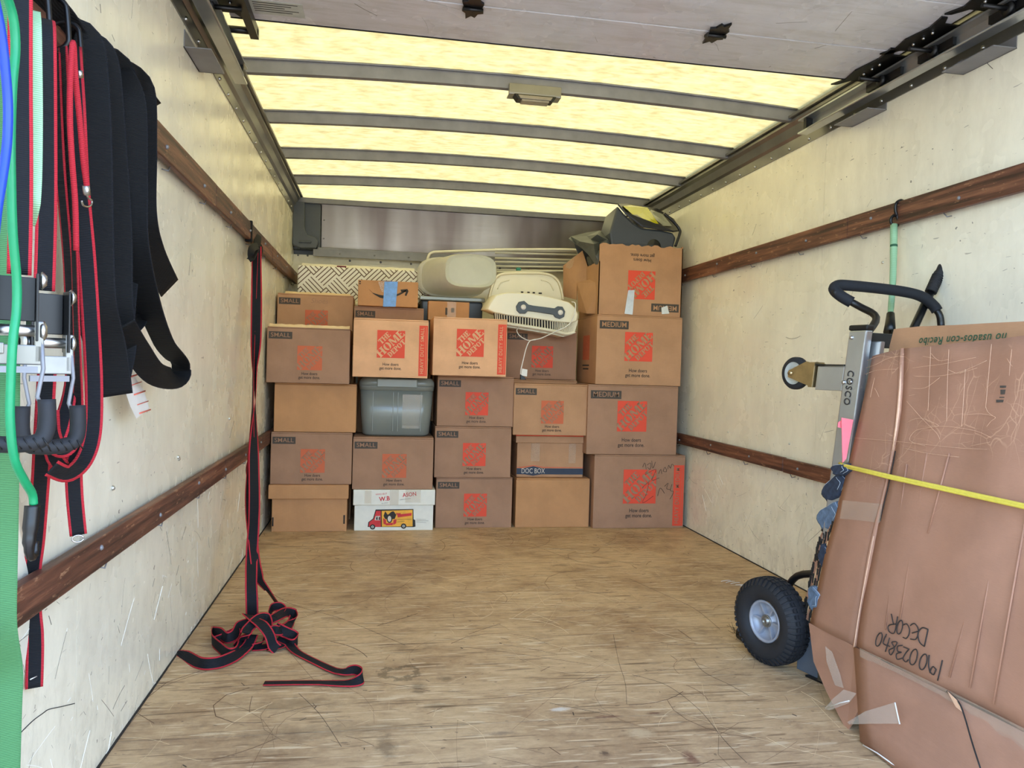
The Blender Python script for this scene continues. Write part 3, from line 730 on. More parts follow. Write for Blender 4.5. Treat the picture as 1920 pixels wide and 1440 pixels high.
E3 = carton('box tagged MEDIUM directly under the open torn box in the right column', 1.738, 2.231, .796, 1.180, 4.08, .42, 'card', 'medium', 'red', group=SG, tag_txt='MEDIUM')
# marks on the left side of the upper medium box
mk('side_logo', MB().box((1.7372, 4.22, .93), (1.7378, 4.36, 1.07)), 'red_faded', E3)
mk('side_slogan', MB().box((1.7372, 4.22, .895), (1.7378, 4.36, .903)).box((1.7372, 4.23, .875), (1.7378, 4.35, .883)), 'ink', E3)
# crinkled flap edge on the two boxes with raised tops
def torn_lip(x0, x1, y, z, h, mat, name, parent=None, n=30, seed=1, depth=.0):
    rnd = random.Random(seed); mb = MB(); lo = []; hi = []
    for i in range(n+1):
        x = x0+(x1-x0)*i/n; lo.append((x, y, z)); hi.append((x, y+depth+rnd.uniform(-.004, .004), z+h*(.75+.25*rnd.random())))
    mb.add(lo+hi, [(i, i+1, n+2+i, n+1+i) for i in range(n)])
    return mb
for o in [x for x in C.objects if x.type == 'EMPTY' and 'pale opened top edge' in x.get('label', '')]:
    mk('raised_flap', torn_lip(.022, .415, 3.998, 1.045, .016, 'card', '', n=20, depth=.012), 'card_torn', o, solid=.003)
for o in [x for x in C.objects if x.type == 'EMPTY' and 'sagging crinkled top' in x.get('label', '')]:
    mk('raised_flap', torn_lip(.05, .40, 4.362, 1.243, .014, 'card', '', n=26, seed=5, depth=.02), 'card_torn', o, solid=.003)
    F = frame((.235, 4.3575, 1.208), RX, RZ); link('pencil_scribble', text_mesh('Shoes', 'card_grey', -.01, .2), o, F @ Matrix.Diagonal((.028, .028, 1, 1)))
# hidden cartons that carry the second row
carton('plain brown carton standing on the floor in the second row behind the left column', .02, .43, 0, .485, 4.37, .38, 'card', group=SG)
carton('plain brown carton second from the floor in the second row behind the left column', .02, .43, .486, .972, 4.37, .38, 'card', group=SG)
carton('plain brown carton standing on the floor in the second row behind the grey tote', .45, .86, 0, .455, 4.43, .17, 'card', group=SG)
carton('plain brown carton raised in the second row behind the grey tote', .45, .86, .456, .912, 4.43, .17, 'card', group=SG)
carton('plain brown carton standing on the floor in the second row behind the document box', 1.28, 1.70, 0, .558, 4.48, .25, 'card', group=SG)

def scrawl(parent, lines, y, r=.0011, mat='ink', conv=None, name='marker_scrawl'):
    mb = MB()
    for ln in lines:
        mb.tube([conv(a, b) for a, b in ln], r, 5, res=4)
    return mk(name, mb, mat, parent)
big = [x for x in C.objects if x.get('label', '').startswith('large heavy duty box with red strip and scrawl')][0]
rnd = random.Random(4)
Lines = [[(1205, 876), (1209, 868), (1212, 880)], [(1213, 872), (1220, 868), (1219, 880), (1214, 876)], [(1222, 864), (1224, 878), (1229, 866)], [(1235, 888), (1239, 880), (1241, 888)], [(1243, 884), (1247, 876), (1250, 884), (1244, 884)],
         [(1252, 880), (1254, 872), (1257, 878), (1260, 870), (1264, 874)], [(1233, 930), (1238, 915), (1246, 925)], [(1246, 912), (1253, 906), (1250, 916), (1257, 918)], [(1260, 908), (1257, 920), (1263, 922), (1256, 936)], [(1204, 915), (1216, 905), (1212, 925), (1205, 943), (1225, 930)], [(1210, 890), (1230, 880), (1222, 900), (1236, 896)]]
scrawl(big, Lines, 4.078, conv=lambda a, b: at_y(a, b, 4.0785))

# brown lidded file box, bottom left
t = thing('lidded_box', 'brown unprinted file box with a lift-off lid on the floor in the left column', 'box', (.235, 4.2, 0), SG)
mk('body', MB().box((.046, 4.055, 0), (.421, 4.36, .20)), 'card_tan', t, bevel=.003)
mk('lid', MB().box((.030, 4.035, .172), (.428, 4.38, .244)), 'card_tan', t, bevel=.003)
mk_each('side_slot', [MB().box((.049, 4.052, .03), (.056, 4.056, .075)), MB().box((.405, 4.052, .04), (.412, 4.056, .085))], 'dark_gap', t)
# document box
t = thing('document_box', 'lidded document box lettered DOC BOX with a navy band', 'box', (1.515, 4.3, .271), SG)
mk('body', MB().box((1.328, 4.16, .271), (1.705, 4.46, .49)), 'card', t, bevel=.003)
mk('lid', MB().box((1.318, 4.148, .462), (1.715, 4.47, .500)), 'card', t, bevel=.003)
mk('lid_edge', MB().box((1.317, 4.147, .500), (1.716, 4.471, .508)), 'red', t, label='red stripe on the lid')
mk('band', MB().box((1.328, 4.1582, .287), (1.7052, 4.1592, .320)), 'navy', t)
mk('band_line', MB().prism([(1.328, 4.158, .324), (1.36, 4.158, .324), (1.42, 4.158, .334), (1.48, 4.158, .324), (1.705, 4.158, .324), (1.705, 4.158, .326), (1.48, 4.158, .327), (1.42, 4.158, .337), (1.36, 4.158, .327), (1.328, 4.158, .326)], (0, .001, 0)), 'red', t)
mk('band_swell', MB().prism([(1.355, 4.1576, .29), (1.42, 4.1576, .279), (1.485, 4.1576, .29), (1.485, 4.1576, .317), (1.42, 4.1576, .332), (1.355, 4.1576, .317)], (0, .001, 0)), 'navy', t)
F = frame((1.420, 4.1568, .305), RX, RZ); link('lettering', text_mesh('DOC BOX', 'white_print', -.005), t, F @ Matrix.Diagonal((.0205, .028, 1, 1)))
mk_each('tape', [MB().box((1.405, 4.1565, .36), (1.455, 4.1575, .46)), MB().box((1.62, 4.1565, .35), (1.66, 4.1575, .46))], 'tape', t)

# white lidded carton with a printed delivery truck
wy = 4.062
t = thing('truck_print_carton', 'white lidded carton printed with a red and yellow delivery truck', 'box', (.665, 4.2, 0), SG)
mk('body', MB().box((.459, 4.07, 0), (.869, 4.37, .20)), 'white_board', t, bevel=.003)
mk('lid', MB().box((.452, 4.055, .136), (.876, 4.385, .217)), 'white_board', t, bevel=.003)
def tp(a, b): p = at_y(640+a*190/1920, 900+b*110/1112, 4.0685); return p
def flat(name, poly_list, mat, off=0):
    mb = MB()
    for pl_ in poly_list: mb.prism([tp(a, b)+Vector((0, -off, 0)) for a, b in pl_], (0, .0004, 0))
    return mk(name, mb, mat, t)
flat('truck_outline', [[(500, 890), (510, 800), (600, 730), (650, 560), (1365, 550), (1370, 745), (1400, 760), (1405, 885), (1360, 893)]], 'ink')
flat('truck_cargo_body', [[(765, 585), (1350, 565), (1350, 878), (768, 885)]], 'truck_yellow', .0006)
flat('truck_cab', [[(520, 880), (528, 800), (615, 740), (660, 585), (748, 582), (750, 888), (600, 890)]], 'truck_red', .0006)
flat('cab_window', [[(632, 760), (650, 685), (735, 680), (735, 765)]], 'white_print', .0010)
flat('driver_seat', [[(655, 750), (665, 700), (685, 690), (690, 755)], [(705, 755), (712, 690), (733, 700), (733, 758)]], 'ink', .0014)
# round emblem on the truck body (portrait left out, plain oval kept)
def oval(cx, cy, rx, ry, n=18, a0=0): return [(cx+rx*math.cos(a0+2*math.pi*i/n), cy+ry*math.sin(a0+2*math.pi*i/n)) for i in range(n)]
flat('emblem_wings', [[(800, 680), (830, 590), (880, 660), (950, 600), (990, 590), (1040, 660), (1010, 740), (830, 740)]], 'ink', .0010)
flat('emblem_rays', [[(790, 720), (850, 760), (850, 850), (800, 830)], [(1045, 740), (985, 760), (985, 850), (1040, 820)], [(840, 820), (985, 810), (970, 855), (850, 860)]], 'truck_red', .0012)
flat('emblem_oval', [oval(912, 735, 55, 78)], 'ink', .0016)
flat('emblem_centre', [oval(912, 735, 34, 56)], 'white_print', .0020)
flat('side_banner', [[(1035, 630), (1125, 628), (1128, 650), (1040, 655)], [(1060, 655), (1335, 622), (1330, 675), (1068, 708)]], 'truck_red', .0012)
flat('speed_line', [[(1060, 745), (1330, 738), (1330, 744), (1060, 751)], [(1060, 790), (1200, 775), (1200, 781), (1060, 796)], [(1420, 742), (1600, 746), (1600, 749), (1420, 746)], [(1420, 770), (1650, 772), (1650, 775), (1420, 774)], [(1420, 795), (1610, 806), (1610, 809), (1420, 799)]], 'ink_label', .0012)
for (cx, cy) in ((592, 888), (1180, 873)):
    flat('wheel_print', [oval(cx, cy, 52, 50)], 'ink', .0012); flat('wheel_hub_print', [oval(cx, cy, 26, 25)], 'sticker', .0018); flat('wheel_centre_print', [oval(cx, cy, 9, 9)], 'ink', .0022)
def lid_text(s, px, py, h, mat, bold, ang=-4, ws=1):
    p = at_y(px, py, 4.0535); a = math.radians(-ang)
    F = frame(p, (math.cos(a), 0, math.sin(a)), (-math.sin(a), 0, math.cos(a))); link('lid_lettering', text_mesh(s, mat, bold), t, F @ Matrix.Diagonal((h*ws, h, 1, 1)))
lid_text('WHO BUT', 715, 926.5, .0090, 'truck_red', 0, -5)
lid_text('W.B', 721, 935.5, .0225, 'truck_red', .03, -6, .95); lid_text('ASON', 768, 927.5, .021, 'truck_red', .03, -6, .9)
lid_text('THE OFFICE', 721, 943.5, .0045, 'ink_label', 0, -7); lid_text('FURNITURE & MORE', 760, 936, .0045, 'ink_label', 0, -7)
mk_each('tape', [MB().box((.51, 4.0525, .145), (.545, 4.0535, .212)), MB().box((.64, 4.0525, .138), (.685, 4.0532, .216)), MB().box((.72, 4.0525, .15), (.80, 4.0532, .216))], 'tape', t)

# grey storage tote
def rrect(w, d, r, n=5):
    out = []
    for cx, cy, a0 in ((w/2-r, d/2-r, 0), (-w/2+r, d/2-r, 90), (-w/2+r, -d/2+r, 180), (w/2-r, -d/2+r, 270)):
        for i in range(n+1):
            a = math.radians(a0+90*i/n); out.append((cx+r*math.cos(a), cy+r*math.sin(a)))
    return out
def loft(mb, sections, mi=0, cap=True, M_=None):    # sections: (z, w, d, r, cx, cy)
    rings = []
    for z, w, d, r, cx, cy in sections: rings.append([Vector((cx+a, cy+b, z)) for a, b in rrect(w, d, r)])
    if M_: rings = [[M_ @ p for p in r] for r in rings]
    n = len(rings[0]); vs = [p for r in rings for p in r]
    fs = [(i*n+k, i*n+(k+1) % n, (i+1)*n+(k+1) % n, (i+1)*n+k) for i in range(len(rings)-1) for k in range(n)]
    o = len(mb.v); mb.add(vs, fs, mi, True)
    if cap:
        mb.f += [tuple(o+k for k in range(n))[::-1], tuple(o+(len(rings)-1)*n+k for k in range(n))]; mb.mi += [mi, mi]; mb.sm += [False, False]
    return mb
t = thing('storage_tote', 'grey plastic storage tote with a latched lid, between two printed boxes', 'tote', (.664, 4.25, .493), SG)
cx, cy = .664, 4.255
mk('body', loft(MB(), [(.493, .33, .26, .05, cx, cy), (.505, .355, .285, .055, cx, cy), (.60, .372, .30, .055, cx, cy), (.735, .385, .315, .055, cx, cy)]), 'tote', t)
mk('rim', loft(MB(), [(.735, .392, .322, .056, cx, cy), (.755, .396, .326, .058, cx, cy), (.758, .398, .328, .058, cx, cy)]), 'tote', t)
mk('lid', loft(MB(), [(.759, .399, .329, .058, cx, cy), (.782, .396, .326, .058, cx, cy), (.800, .37, .30, .05, cx, cy), (.804, .34, .27, .05, cx, cy)]), 'tote', t)
mk('latch', MB().box((cx-.105, cy-.172, .752), (cx+.105, cy-.158, .796)), 'tote', t, bevel=.004)
rb = MB()
for dx in (-.125, -.02, .005, .125): rb.box((cx+dx, cy-.157, .52), (cx+dx+.003, cy-.146, .73))
mk('rib', rb, 'tote', t)
mk('label_pocket', MB().prism([(cx+.03, cy-.1585, .715), (cx+.135, cy-.1585, .715), (cx+.125, cy-.146, .535), (cx+.03, cy-.146, .535)], (0, .001, 0)), 'film', t)

# parcel with a smile arrow
t = thing('parcel', 'small brown parcel with a black smile arrow and a strip of blue tape', 'parcel', (.607, 4.38, 1.189))
mk('body', MB().box((.444, 4.28, 1.189), (.769, 4.50, 1.328)), 'card_tan', t, bevel=.003)
def pp(px, py): return at_y(px, py, 4.2785)
sm = [(691, 541), (700, 551), (712, 558), (725, 561), (738, 558), (750, 553), (762, 546)]
lo = [(691, 541), (699, 549), (712, 553), (725, 555), (738, 553.5), (748, 550), (760, 544)]
mk('smile_arrow', MB().prism([pp(*p) for p in lo]+[pp(*p) for p in sm[::-1]], (0, .0008, 0)).prism([pp(*p) for p in ((751, 543), (764, 542), (766, 546), (762, 555), (759, 554), (761, 547), (752, 547))], (0, .0008, 0)), 'ink', t)
mk('blue_tape', MB().prism([at_y(px, py, 4.2775) for px, py in ((721, 528), (746, 528), (742, 575), (718, 575))], (0, .001, 0)).box((.566, 4.2780, 1.3285), (.625, 4.40, 1.3290)), 'tape_blue', t)
mk('clear_tape', MB().prism([at_y(px, py, 4.2782) for px, py in ((709, 528), (722, 528), (722, 550), (714, 545))], (0, .0006, 0)), 'tape', t)
mk('corner_mark', MB().box((.449, 4.2785, 1.315), (.458, 4.2795, 1.321)).box((.449, 4.2785, 1.304), (.458, 4.2795, 1.310)), 'ink', t)

# low white-lidded tub and patterned storage box on it (left, second row)
t = thing('white_rimmed_bin', 'low grey bin with a white rim, under the basket-weave patterned box', 'bin', (.25, 4.9, 0), None)
mk('body', MB().box((.035, 4.76, .0), (.46, 5.12, 1.215)), 'tote', t, bevel=.01)
mk('rim', loft(MB(), [(1.215, .44, .385, .03, .25, 4.94), (1.225, .45, .39, .03, .25, 4.94), (1.243, .45, .39, .03, .25, 4.94), (1.246, .43, .37, .03, .25, 4.94)]), 'cream', t)
t = thing('patterned_box', 'long white box covered in brown basket-weave lines, against the front wall', 'box', (.46, 4.95, 1.247))
z1 = at_y(560, 497, 4.76).z; x1 = at_y(795, 540, 4.76).x
a = at_y(558, 520, 4.76).x
mb = MB().box((a, 4.76, 1.247), (x1, 5.10, z1)); mk('body', mb, 'weave', t, bevel=.008)
mk('contents_edge', torn_lip(a+.02, x1-.06, 4.80, z1-.002, .02, '', '', n=24, seed=8, depth=.01), 'cream', t, solid=.01)
mk('red_tab', MB().box((.30, 4.79, z1-.002), (.355, 4.80, z1+.012)), 'maroon', t, label='small dark red tab')
# dark bin behind the third column with a small carton in front
t = thing('dark_bin', 'dark grey bin with a pale rim, under the frosted tub', 'bin', (1.0, 4.75, 0))
xl = at_y(790, 580, 4.62).x; xr = at_y(905, 580, 4.62).x; zt = at_y(850, 557, 4.62).z
mk('body', MB().box((xl, 4.62, 0), (xr, 5.05, zt-.025)), 'bin', t, bevel=.01)
mk('rim', MB().box((xl-.012, 4.608, zt-.025), (xr+.012, 5.06, zt)), 'clear_lid', t, bevel=.006)
t = thing('small_carton', 'small tan carton with faint bottle print, just right of the parcel', 'box', (.97, 4.42, 1.05))
xa = at_y(803, 580, 4.34).x; xb = at_y(880, 580, 4.34).x; zz = at_y(840, 565.5, 4.34).z
mk('body', MB().box((xa, 4.34, 1.128), (xb, 4.42, zz)), 'card_tan', t, bevel=.003)
mk('faint_print', MB().box(((xa+xb)/2-.02, 4.3385, zz-.075), ((xa+xb)/2-.008, 4.3393, zz-.035)).box(((xa+xb)/2+.012, 4.3385, zz-.06), ((xa+xb)/2+.03, 4.3393, zz-.035)), 'ink_label', t)
mk('tape', MB().box(((xa+xb)/2-.01, 4.338, zz-.09), ((xa+xb)/2+.04, 4.3386, zz)), 'tape', t)
carton('plain brown carton standing on the floor in the second row under the small carton', .90, 1.26, 0, .55, 4.43, .17, 'card', group=SG)
carton('plain brown carton raised in the second row under the small tan carton', .87, 1.26, .551, 1.127, 4.425, .17, 'card', group=SG)

# ------------------------------------------------------------------ frosted tub lying on its side, with a maroon blanket inside
def plane_poly(pts, y): return [at_y(a, b, y) for a, b in pts]
t = thing('frosted_tub', 'frosted clear storage tub lying on its side on top of the dark bin', 'tub', (1.0, 4.7, 1.3))
def blob(cx, cz, rx, rz, y, n=28, p=3.2):
    out = []
    for i in range(n):
        a = 2*math.pi*i/n; c, s = math.cos(a), math.sin(a)
        out.append(Vector((cx+rx*abs(c)**(2/p)*math.copysign(1, c), y, cz+rz*abs(s)**(2/p)*math.copysign(1, s))))
    return out
def loft_rings(mb, rings, mi=0, cap=(True, True), sm=True):
    n = len(rings[0]); o = len(mb.v); mb.add([p for r in rings for p in r], [(i*n+k, i*n+(k+1) % n, (i+1)*n+(k+1) % n, (i+1)*n+k) for i in range(len(rings)-1) for k in range(n)], mi, sm)
    if cap[0]: mb.f.append(tuple(o+k for k in range(n))[::-1]); mb.mi.append(mi); mb.sm.append(False)
    if cap[1]: mb.f.append(tuple(o+(len(rings)-1)*n+k for k in range(n))); mb.mi.append(mi); mb.sm.append(False)
    return mb
c1 = at_y(883, 508, 4.42); e1 = at_y(934, 508, 4.42); h1 = at_y(883, 474, 4.42)
rx, rz = e1.x-c1.x, h1.z-c1.z
R_ = [blob(c1.x, c1.z, rx*.93, rz*.90, 4.42), blob(c1.x-.005, c1.z-.003, rx*1.0, rz*.98, 4.44), blob(c1.x-.05, c1.z-.008, rx*1.15, rz*1.04, 4.62), blob(c1.x-.075, c1.z-.01, rx*1.22, rz*1.10, 4.70)]
mk('body', loft_rings(MB(), R_, cap=(False, False)), 'clear_tub', t)
mk('base', loft_rings(MB(), [blob(c1.x, c1.z, rx*.93, rz*.90, 4.42), blob(c1.x, c1.z, rx*.80, rz*.76, 4.425)], cap=(False, True)), 'frost', t)
mk('rim', loft_rings(MB(), [blob(c1.x-.075, c1.z-.01, rx*1.22, rz*1.10, 4.70), blob(c1.x-.08, c1.z-.01, rx*1.32, rz*1.17, 4.705), blob(c1.x-.085, c1.z-.01, rx*1.32, rz*1.17, 4.73)]), 'clear_tub', t)
t2 = thing('maroon_blanket', 'maroon patterned cloth squeezed beside the frosted tub', 'blanket', (.85, 4.8, 1.2))
p = at_y(812, 532, 4.8)
mb = MB(); loft_rings(mb, [blob(p.x, p.z+.0, .05, .085, 4.74, 16, 2.2), blob(p.x+.01, p.z, .085, .10, 4.8, 16, 2.4), blob(p.x+.02, p.z, .07, .09, 4.95, 16, 2.4)]); mk('cloth', mb, 'maroon', t2)
mb = MB()
for k in range(3):
    mb.tube([Vector((p.x-.045+.03*math.cos(a), 4.735, p.z+.04-.045*k+.025*math.sin(a))) for a in [i*math.pi/6 for i in range(12)]], .0025, 5)
mk('cloth_pattern', mb, 'white_print', t2)

# ------------------------------------------------------------------ white drying rack folded flat
t = thing('drying_rack', 'folded drying rack of white coated tubes lying against the metal header', 'rack', (1.35, 4.9, 1.3))
rows = [(468.5, 471), (474, 478), (484, 487.5), (491, 494), (499, 501.5), (506.5, 508)]
for i, (ya, yb) in enumerate(rows):
    xa, xb = (928, 1082) if i < 2 else (928, 1072)
    a = at_y(xa, ya, 4.85+.02*i); b = at_y(xb+8, yb, 4.85+.02*i); mk('rung', MB().tube([a, b], .0095 if i == 0 else .0062, 8), 'white_tube', t)
fr = [at_y(*q, 4.84) for q in ((799, 505), (803, 482), (810, 474), (830, 472), (925, 469), (960, 468), (1076, 468.5), (1082, 474))]
mk('outer_frame', MB().tube(fr, .0085, 8, res=4), 'white_tube', t)
mk('lower_bar', MB().tube([at_y(930, 510, 4.8), at_y(1075, 508, 4.8)], .006, 8), 'white_tube', t)
a = at_y(972, 505, 4.83); mk('corner_clip', MB().box((a.x-.014, 4.815, a.z-.01), (a.x+.014, 4.845, a.z+.01)), 'teal', t, bevel=.003, label='teal plastic clip')
mk('end_clip', MB().box((at_y(799, 506, 4.84).x-.008, 4.83, at_y(799, 508, 4.84).z-.012), (at_y(799, 506, 4.84).x+.008, 4.85, at_y(799, 500, 4.84).z+.006)), 'teal', t, bevel=.002)

# ------------------------------------------------------------------ cream oval lid with print, behind the heater
def ypoly_loft(name, outline, y, depth, mat, parent, inset=.012, bevel=.0):
    pts = [at_y(a, b, y) for a, b in outline]; c = sum(pts, Vector())/len(pts)
    r0 = [p+(c-p).normalized()*inset for p in pts]; r1 = [p+Vector((0, .012, 0)) for p in pts]; r2 = [p+Vector((0, depth, 0)) for p in pts]
    mb = loft_rings(MB(), [r0, r1, r2], sm=False); return mk(name, mb, mat, parent, bevel=bevel)
t = thing('cream_basin', 'cream rounded plastic basin with a raised rim standing behind the heater', 'basin', (1.5, 4.5, 1.1))
ol = [(917, 560), (922, 540), (928, 524), (936, 516), (950, 512.5), (985, 512), (1015, 512.5), (1035, 517), (1047, 528), (1053, 545), (1056, 562), (1040, 578), (935, 578)]
ypoly_loft('shell', ol, 4.44, .10, 'cream', t, .006, .004)
rim = [at_y(a, b, 4.432) for a, b in ol[:11]]
mk('rim', MB().tube(rim, .007, 8, res=4), 'cream', t)
mk('moulded_arch', MB().tube([at_y(a, b, 4.436) for a, b in ((933, 542), (940, 530), (955, 525))], .003, 6, res=4).tube([at_y(a, b, 4.436) for a, b in ((1014, 525), (1030, 530), (1038, 545))], .003, 6, res=4), 'cream', t)
mb = MB()
for i, (a, b, w) in enumerate(((979, 547.5, 6), (991, 548, 6), (1001, 548.5, 6), (1013, 549.5, 8))):
    p = at_y(a, b, 4.433); mb.box((p.x-w*.0012, 4.432, p.z-.005), (p.x+w*.0012, 4.434, p.z+.003))
o = mk('dark_print', mb, 'ink', t)

# ------------------------------------------------------------------ cream heater tipped on its face, grille and charcoal handle
HY = 4.14
t = thing('cream_heater', 'cream rounded electric heater with slotted grille and charcoal handle on top of the boxes', 'heater', (1.5, 4.25, 1.1))
top = [(917, 568), (928, 553), (950, 548), (990, 549), (1030, 556), (1068, 566), (1080, 577), (1086, 590)]
low = [(1084, 602), (1072, 606), (1040, 603), (1000, 597), (950, 591), (925, 586), (911, 580)]
pts = [at_y(a, b, HY) for a, b in top+low]; cc = sum(pts, Vector())/len(pts)
R0 = [p+(cc-p)*.04 for p in pts]; R1 = [p+Vector((0, .015, 0)) for p in pts]; R2 = [p+Vector((0, .22, .01)) for p in pts]; R3 = [p+(cc-p)*.12+Vector((0, .25, 0)) for p in pts]
mk('shell', loft_rings(MB(), [R0, R1, R2, R3]), 'cream', t, bevel=.003)
# grille band: dark core and separate slats
g_top = [(925, 584), (960, 589), (1000, 595), (1040, 601), (1066, 606), (1084, 600)]; g_bot = [(927, 601), (960, 606), (1000, 612), (1040, 619), (1062, 624), (1078, 620)]
gt = [at_y(a, b, HY+.018) for a, b in g_top]; gb = [at_y(a, b, HY+.035) for a, b in g_bot]
mb = MB(); n = len(gt)
mb.add(gt+gb+[p+Vector((0, .14, 0)) for p in gt]+[p+Vector((0, .12, 0)) for p in gb], [(i, i+1, n+i+1, n+i) for i in range(n-1)]+[(n+i, n+i+1, 3*n+i+1, 3*n+i) for i in range(n-1)])
mk('grille_core', mb, 'black', t)
T_ = spline(gt, 8); B_ = spline(gb, 8)
for i in range(1, len(T_)-1, 1):
    a, b = T_[i], B_[i]; d = Vector((.0026, 0, 0)); f_ = Vector((0, -.009, 0))
    mk('slat', MB().hexa([a-d, a+d, b+d, b-d], [a-d+f_, a+d+f_, b+d+f_, b-d+f_]), 'cream', t)
mk('base_rim', MB().tube([p+Vector((0, -.004, -.006)) for p in gb], .009, 8, res=4), 'cream', t)
mk('feet_plate', loft_rings(MB(), [[p+Vector((0, .03, -.004)) for p in gb]+[p+Vector((0, .16, -.002)) for p in gb[::-1]], [p+Vector((-.01, .03, -.022)) for p in gb]+[p+Vector((-.01, .16, -.022)) for p in gb[::-1]]], sm=False), 'cream', t)
hp = [(968, 574), (973, 566), (983, 564), (991, 571), (1000, 573), (1040, 578), (1046, 574), (1055, 575), (1060, 584), (1058, 594), (1050, 598), (1041, 595), (1038, 590), (1000, 584), (990, 583), (985, 588), (975, 588), (969, 582)]
mk('handle', MB().prism([at_y(a, b, HY-.012) for a, b in hp], (0, .014, 0)), 'dark_handle', t, bevel=.002)
sc_ = MB()
for a, b in ((981.5, 576), (1051, 586)):
    sc_.lathe([(.0001, -.004), (.012, -.004), (.0145, 0), (.0145, .004)], at_y(a, b, HY-.014), (0, 1, 0), 20)
mk('handle_screw', sc_, 'white', t)
lift = [x for x in [t]][0]
cord = [at_y(a, b, y) for a, b, y in ((1072, 566, 4.13), (1078, 568, 4.11), (1079, 580, 4.10), (1073, 600, 4.10), (1062, 612, 4.10), (1045, 620, 4.10), (1015, 634, 4.11), (1000, 637, 4.12), (992, 641, 4.11), (986, 655, 4.10), (981, 675, 4.10), (977, 692, 4.09), (976, 702, 4.09))]
mk('power_cord', MB().tube(cord, .0028, 7, res=6), 'white', t)
mk('cord_loop', MB().tube([at_y(a, b, y) for a, b, y in ((1005, 637, 4.12), (990, 638, 4.13), (975, 630, 4.15), (969, 620, 4.17), (973, 613, 4.19))], .0026, 7, res=5), 'white', t)
a = at_y(983, 699, 4.085); mk('cord_tag', MB().prism([at_y(x_, y_, 4.085) for x_, y_ in ((979, 691), (989, 693), (988, 706), (977, 704))], (0, .001, 0)), 'tag_white', t)
mk('plug', MB().prism([at_y(x_, y_, 4.083) for x_, y_ in ((976, 702), (984, 707), (987, 712), (976, 712))], (0, .02, 0)), 'black', t, bevel=.002)

# ------------------------------------------------------------------ torn open MEDIUM box, upside down, with flap folded out
t = thing('open_torn_box', 'torn open box with an upside-down logo and silver tape, topmost by the right wall', 'box', (1.99, 4.3, 1.181))
x0, x1, z0, z1, yf = 1.745, 2.228, 1.181, 1.572, 4.10
def wall_strip(pa, pb, za, zb, th, seed, n=26, amp=.008):
    rnd = random.Random(seed); mb = MB(); pa = Vector(pa); pb = Vector(pb); d = (pb-pa).normalized(); nn = Vector((-d.y, d.x, 0))*th; rings = []
    for i in range(n+1):
        p = pa+(pb-pa)*i/n; h = zb+rnd.uniform(-amp, amp*.6); k = nn
        rings.append([Vector((p.x, p.y, za)), Vector((p.x+k.x, p.y+k.y, za)), Vector((p.x+k.x, p.y+k.y, h)), Vector((p.x, p.y, h))])
    return loft_rings(mb, rings, sm=False)
mk('front_panel', wall_strip((x0, yf, 0), (x1, yf, 0), z0+.001, z1, .005, 1), 'card', t)
mk('side_panel', wall_strip((x1, yf, 0), (x1, yf+.4, 0), z0, z1, .005, 2), 'card', t)
mk('side_panel', wall_strip((x0, yf+.4, 0), (x0, yf, 0), z0, z1-.10, .005, 3, amp=.004), 'card', t)
mk('rear_panel', wall_strip((x1, yf+.4, 0), (x0, yf+.4, 0), z0, z1, .005, 4), 'card', t)
mk('bottom', MB().box((x0+.005, yf+.005, z0), (x1-.005, yf+.395, z0+.006)), 'card', t)
print_front(t, (x0, x1, z0+.002, z1, yf), 'medium', 'red', 'card', flip=True, tag_txt='MEDIUM')
mk('silver_tape', MB().prism([at_y(a, b, yf-.0022) for a, b in ((1178, 544), (1190, 544), (1186, 590), (1171, 588))], (0, .0008, 0)), 'steel', t)
mk('silver_tape', MB().prism([at_y(a, b, yf-.0030) for a, b in ((1240, 577), (1251, 573), (1255, 588), (1241, 589))], (0, .0008, 0)), 'zinc', t)
# far flap leaning out over the rack, seen left of the box
fl_ = [(1092, 468, 4.30), (1114, 560, 4.12), (1090, 590, 4.14), (1083, 575, 4.30), (1068, 560, 4.42), (1056, 548, 4.50), (1058, 500, 4.50), (1072, 484, 4.42)]
mb = MB()
pl1 = [at_y(*p) for p in ((1056, 498, 4.52), (1092, 470, 4.40), (1110, 525, 4.33), (1082, 532, 4.40), (1081, 562, 4.40), (1056, 556, 4.52))]
mk('outer_flap', MB().prism(pl1, (.004, .004, 0)), 'card', t)
pl2 = [at_y(*p) for p in ((1082, 530, 4.38), (1112, 522, 4.26), (1125, 530, 4.115), (1125, 588, 4.115), (1100, 588, 4.22), (1084, 584, 4.38))]
mk('side_flap', MB().prism(pl2, (.004, .004, 0)), 'card', t)
mk('side_print', MB().prism([at_y(*p)+Vector((-.002, -.003, 0)) for p in ((1062, 526, 4.50), (1068, 526, 4.475), (1068, 549, 4.475), (1062, 548, 4.50))], (.001, 0, 0)).prism([at_y(*p)+Vector((-.002, -.003, 0)) for p in ((1089, 533, 4.355), (1097, 530, 4.325), (1097, 550, 4.325), (1089, 549, 4.355))], (.001, 0, 0)), 'red', t)
mk('hand_hole', MB().prism([at_y(*p)+Vector((-.002, -.003, 0)) for p in ((1063, 514, 4.495), (1068, 510, 4.475), (1069, 514, 4.475), (1064, 518, 4.495))], (.001, 0, 0)), 'dark_gap', t)
mk('wrinkled_tape', MB().prism([at_y(*p)+Vector((-.003, -.004, 0)) for p in ((1062, 492, 4.50), (1078, 480, 4.44), (1074, 500, 4.45), (1062, 510, 4.50))], (.001, 0, 0)), 'tape', t)

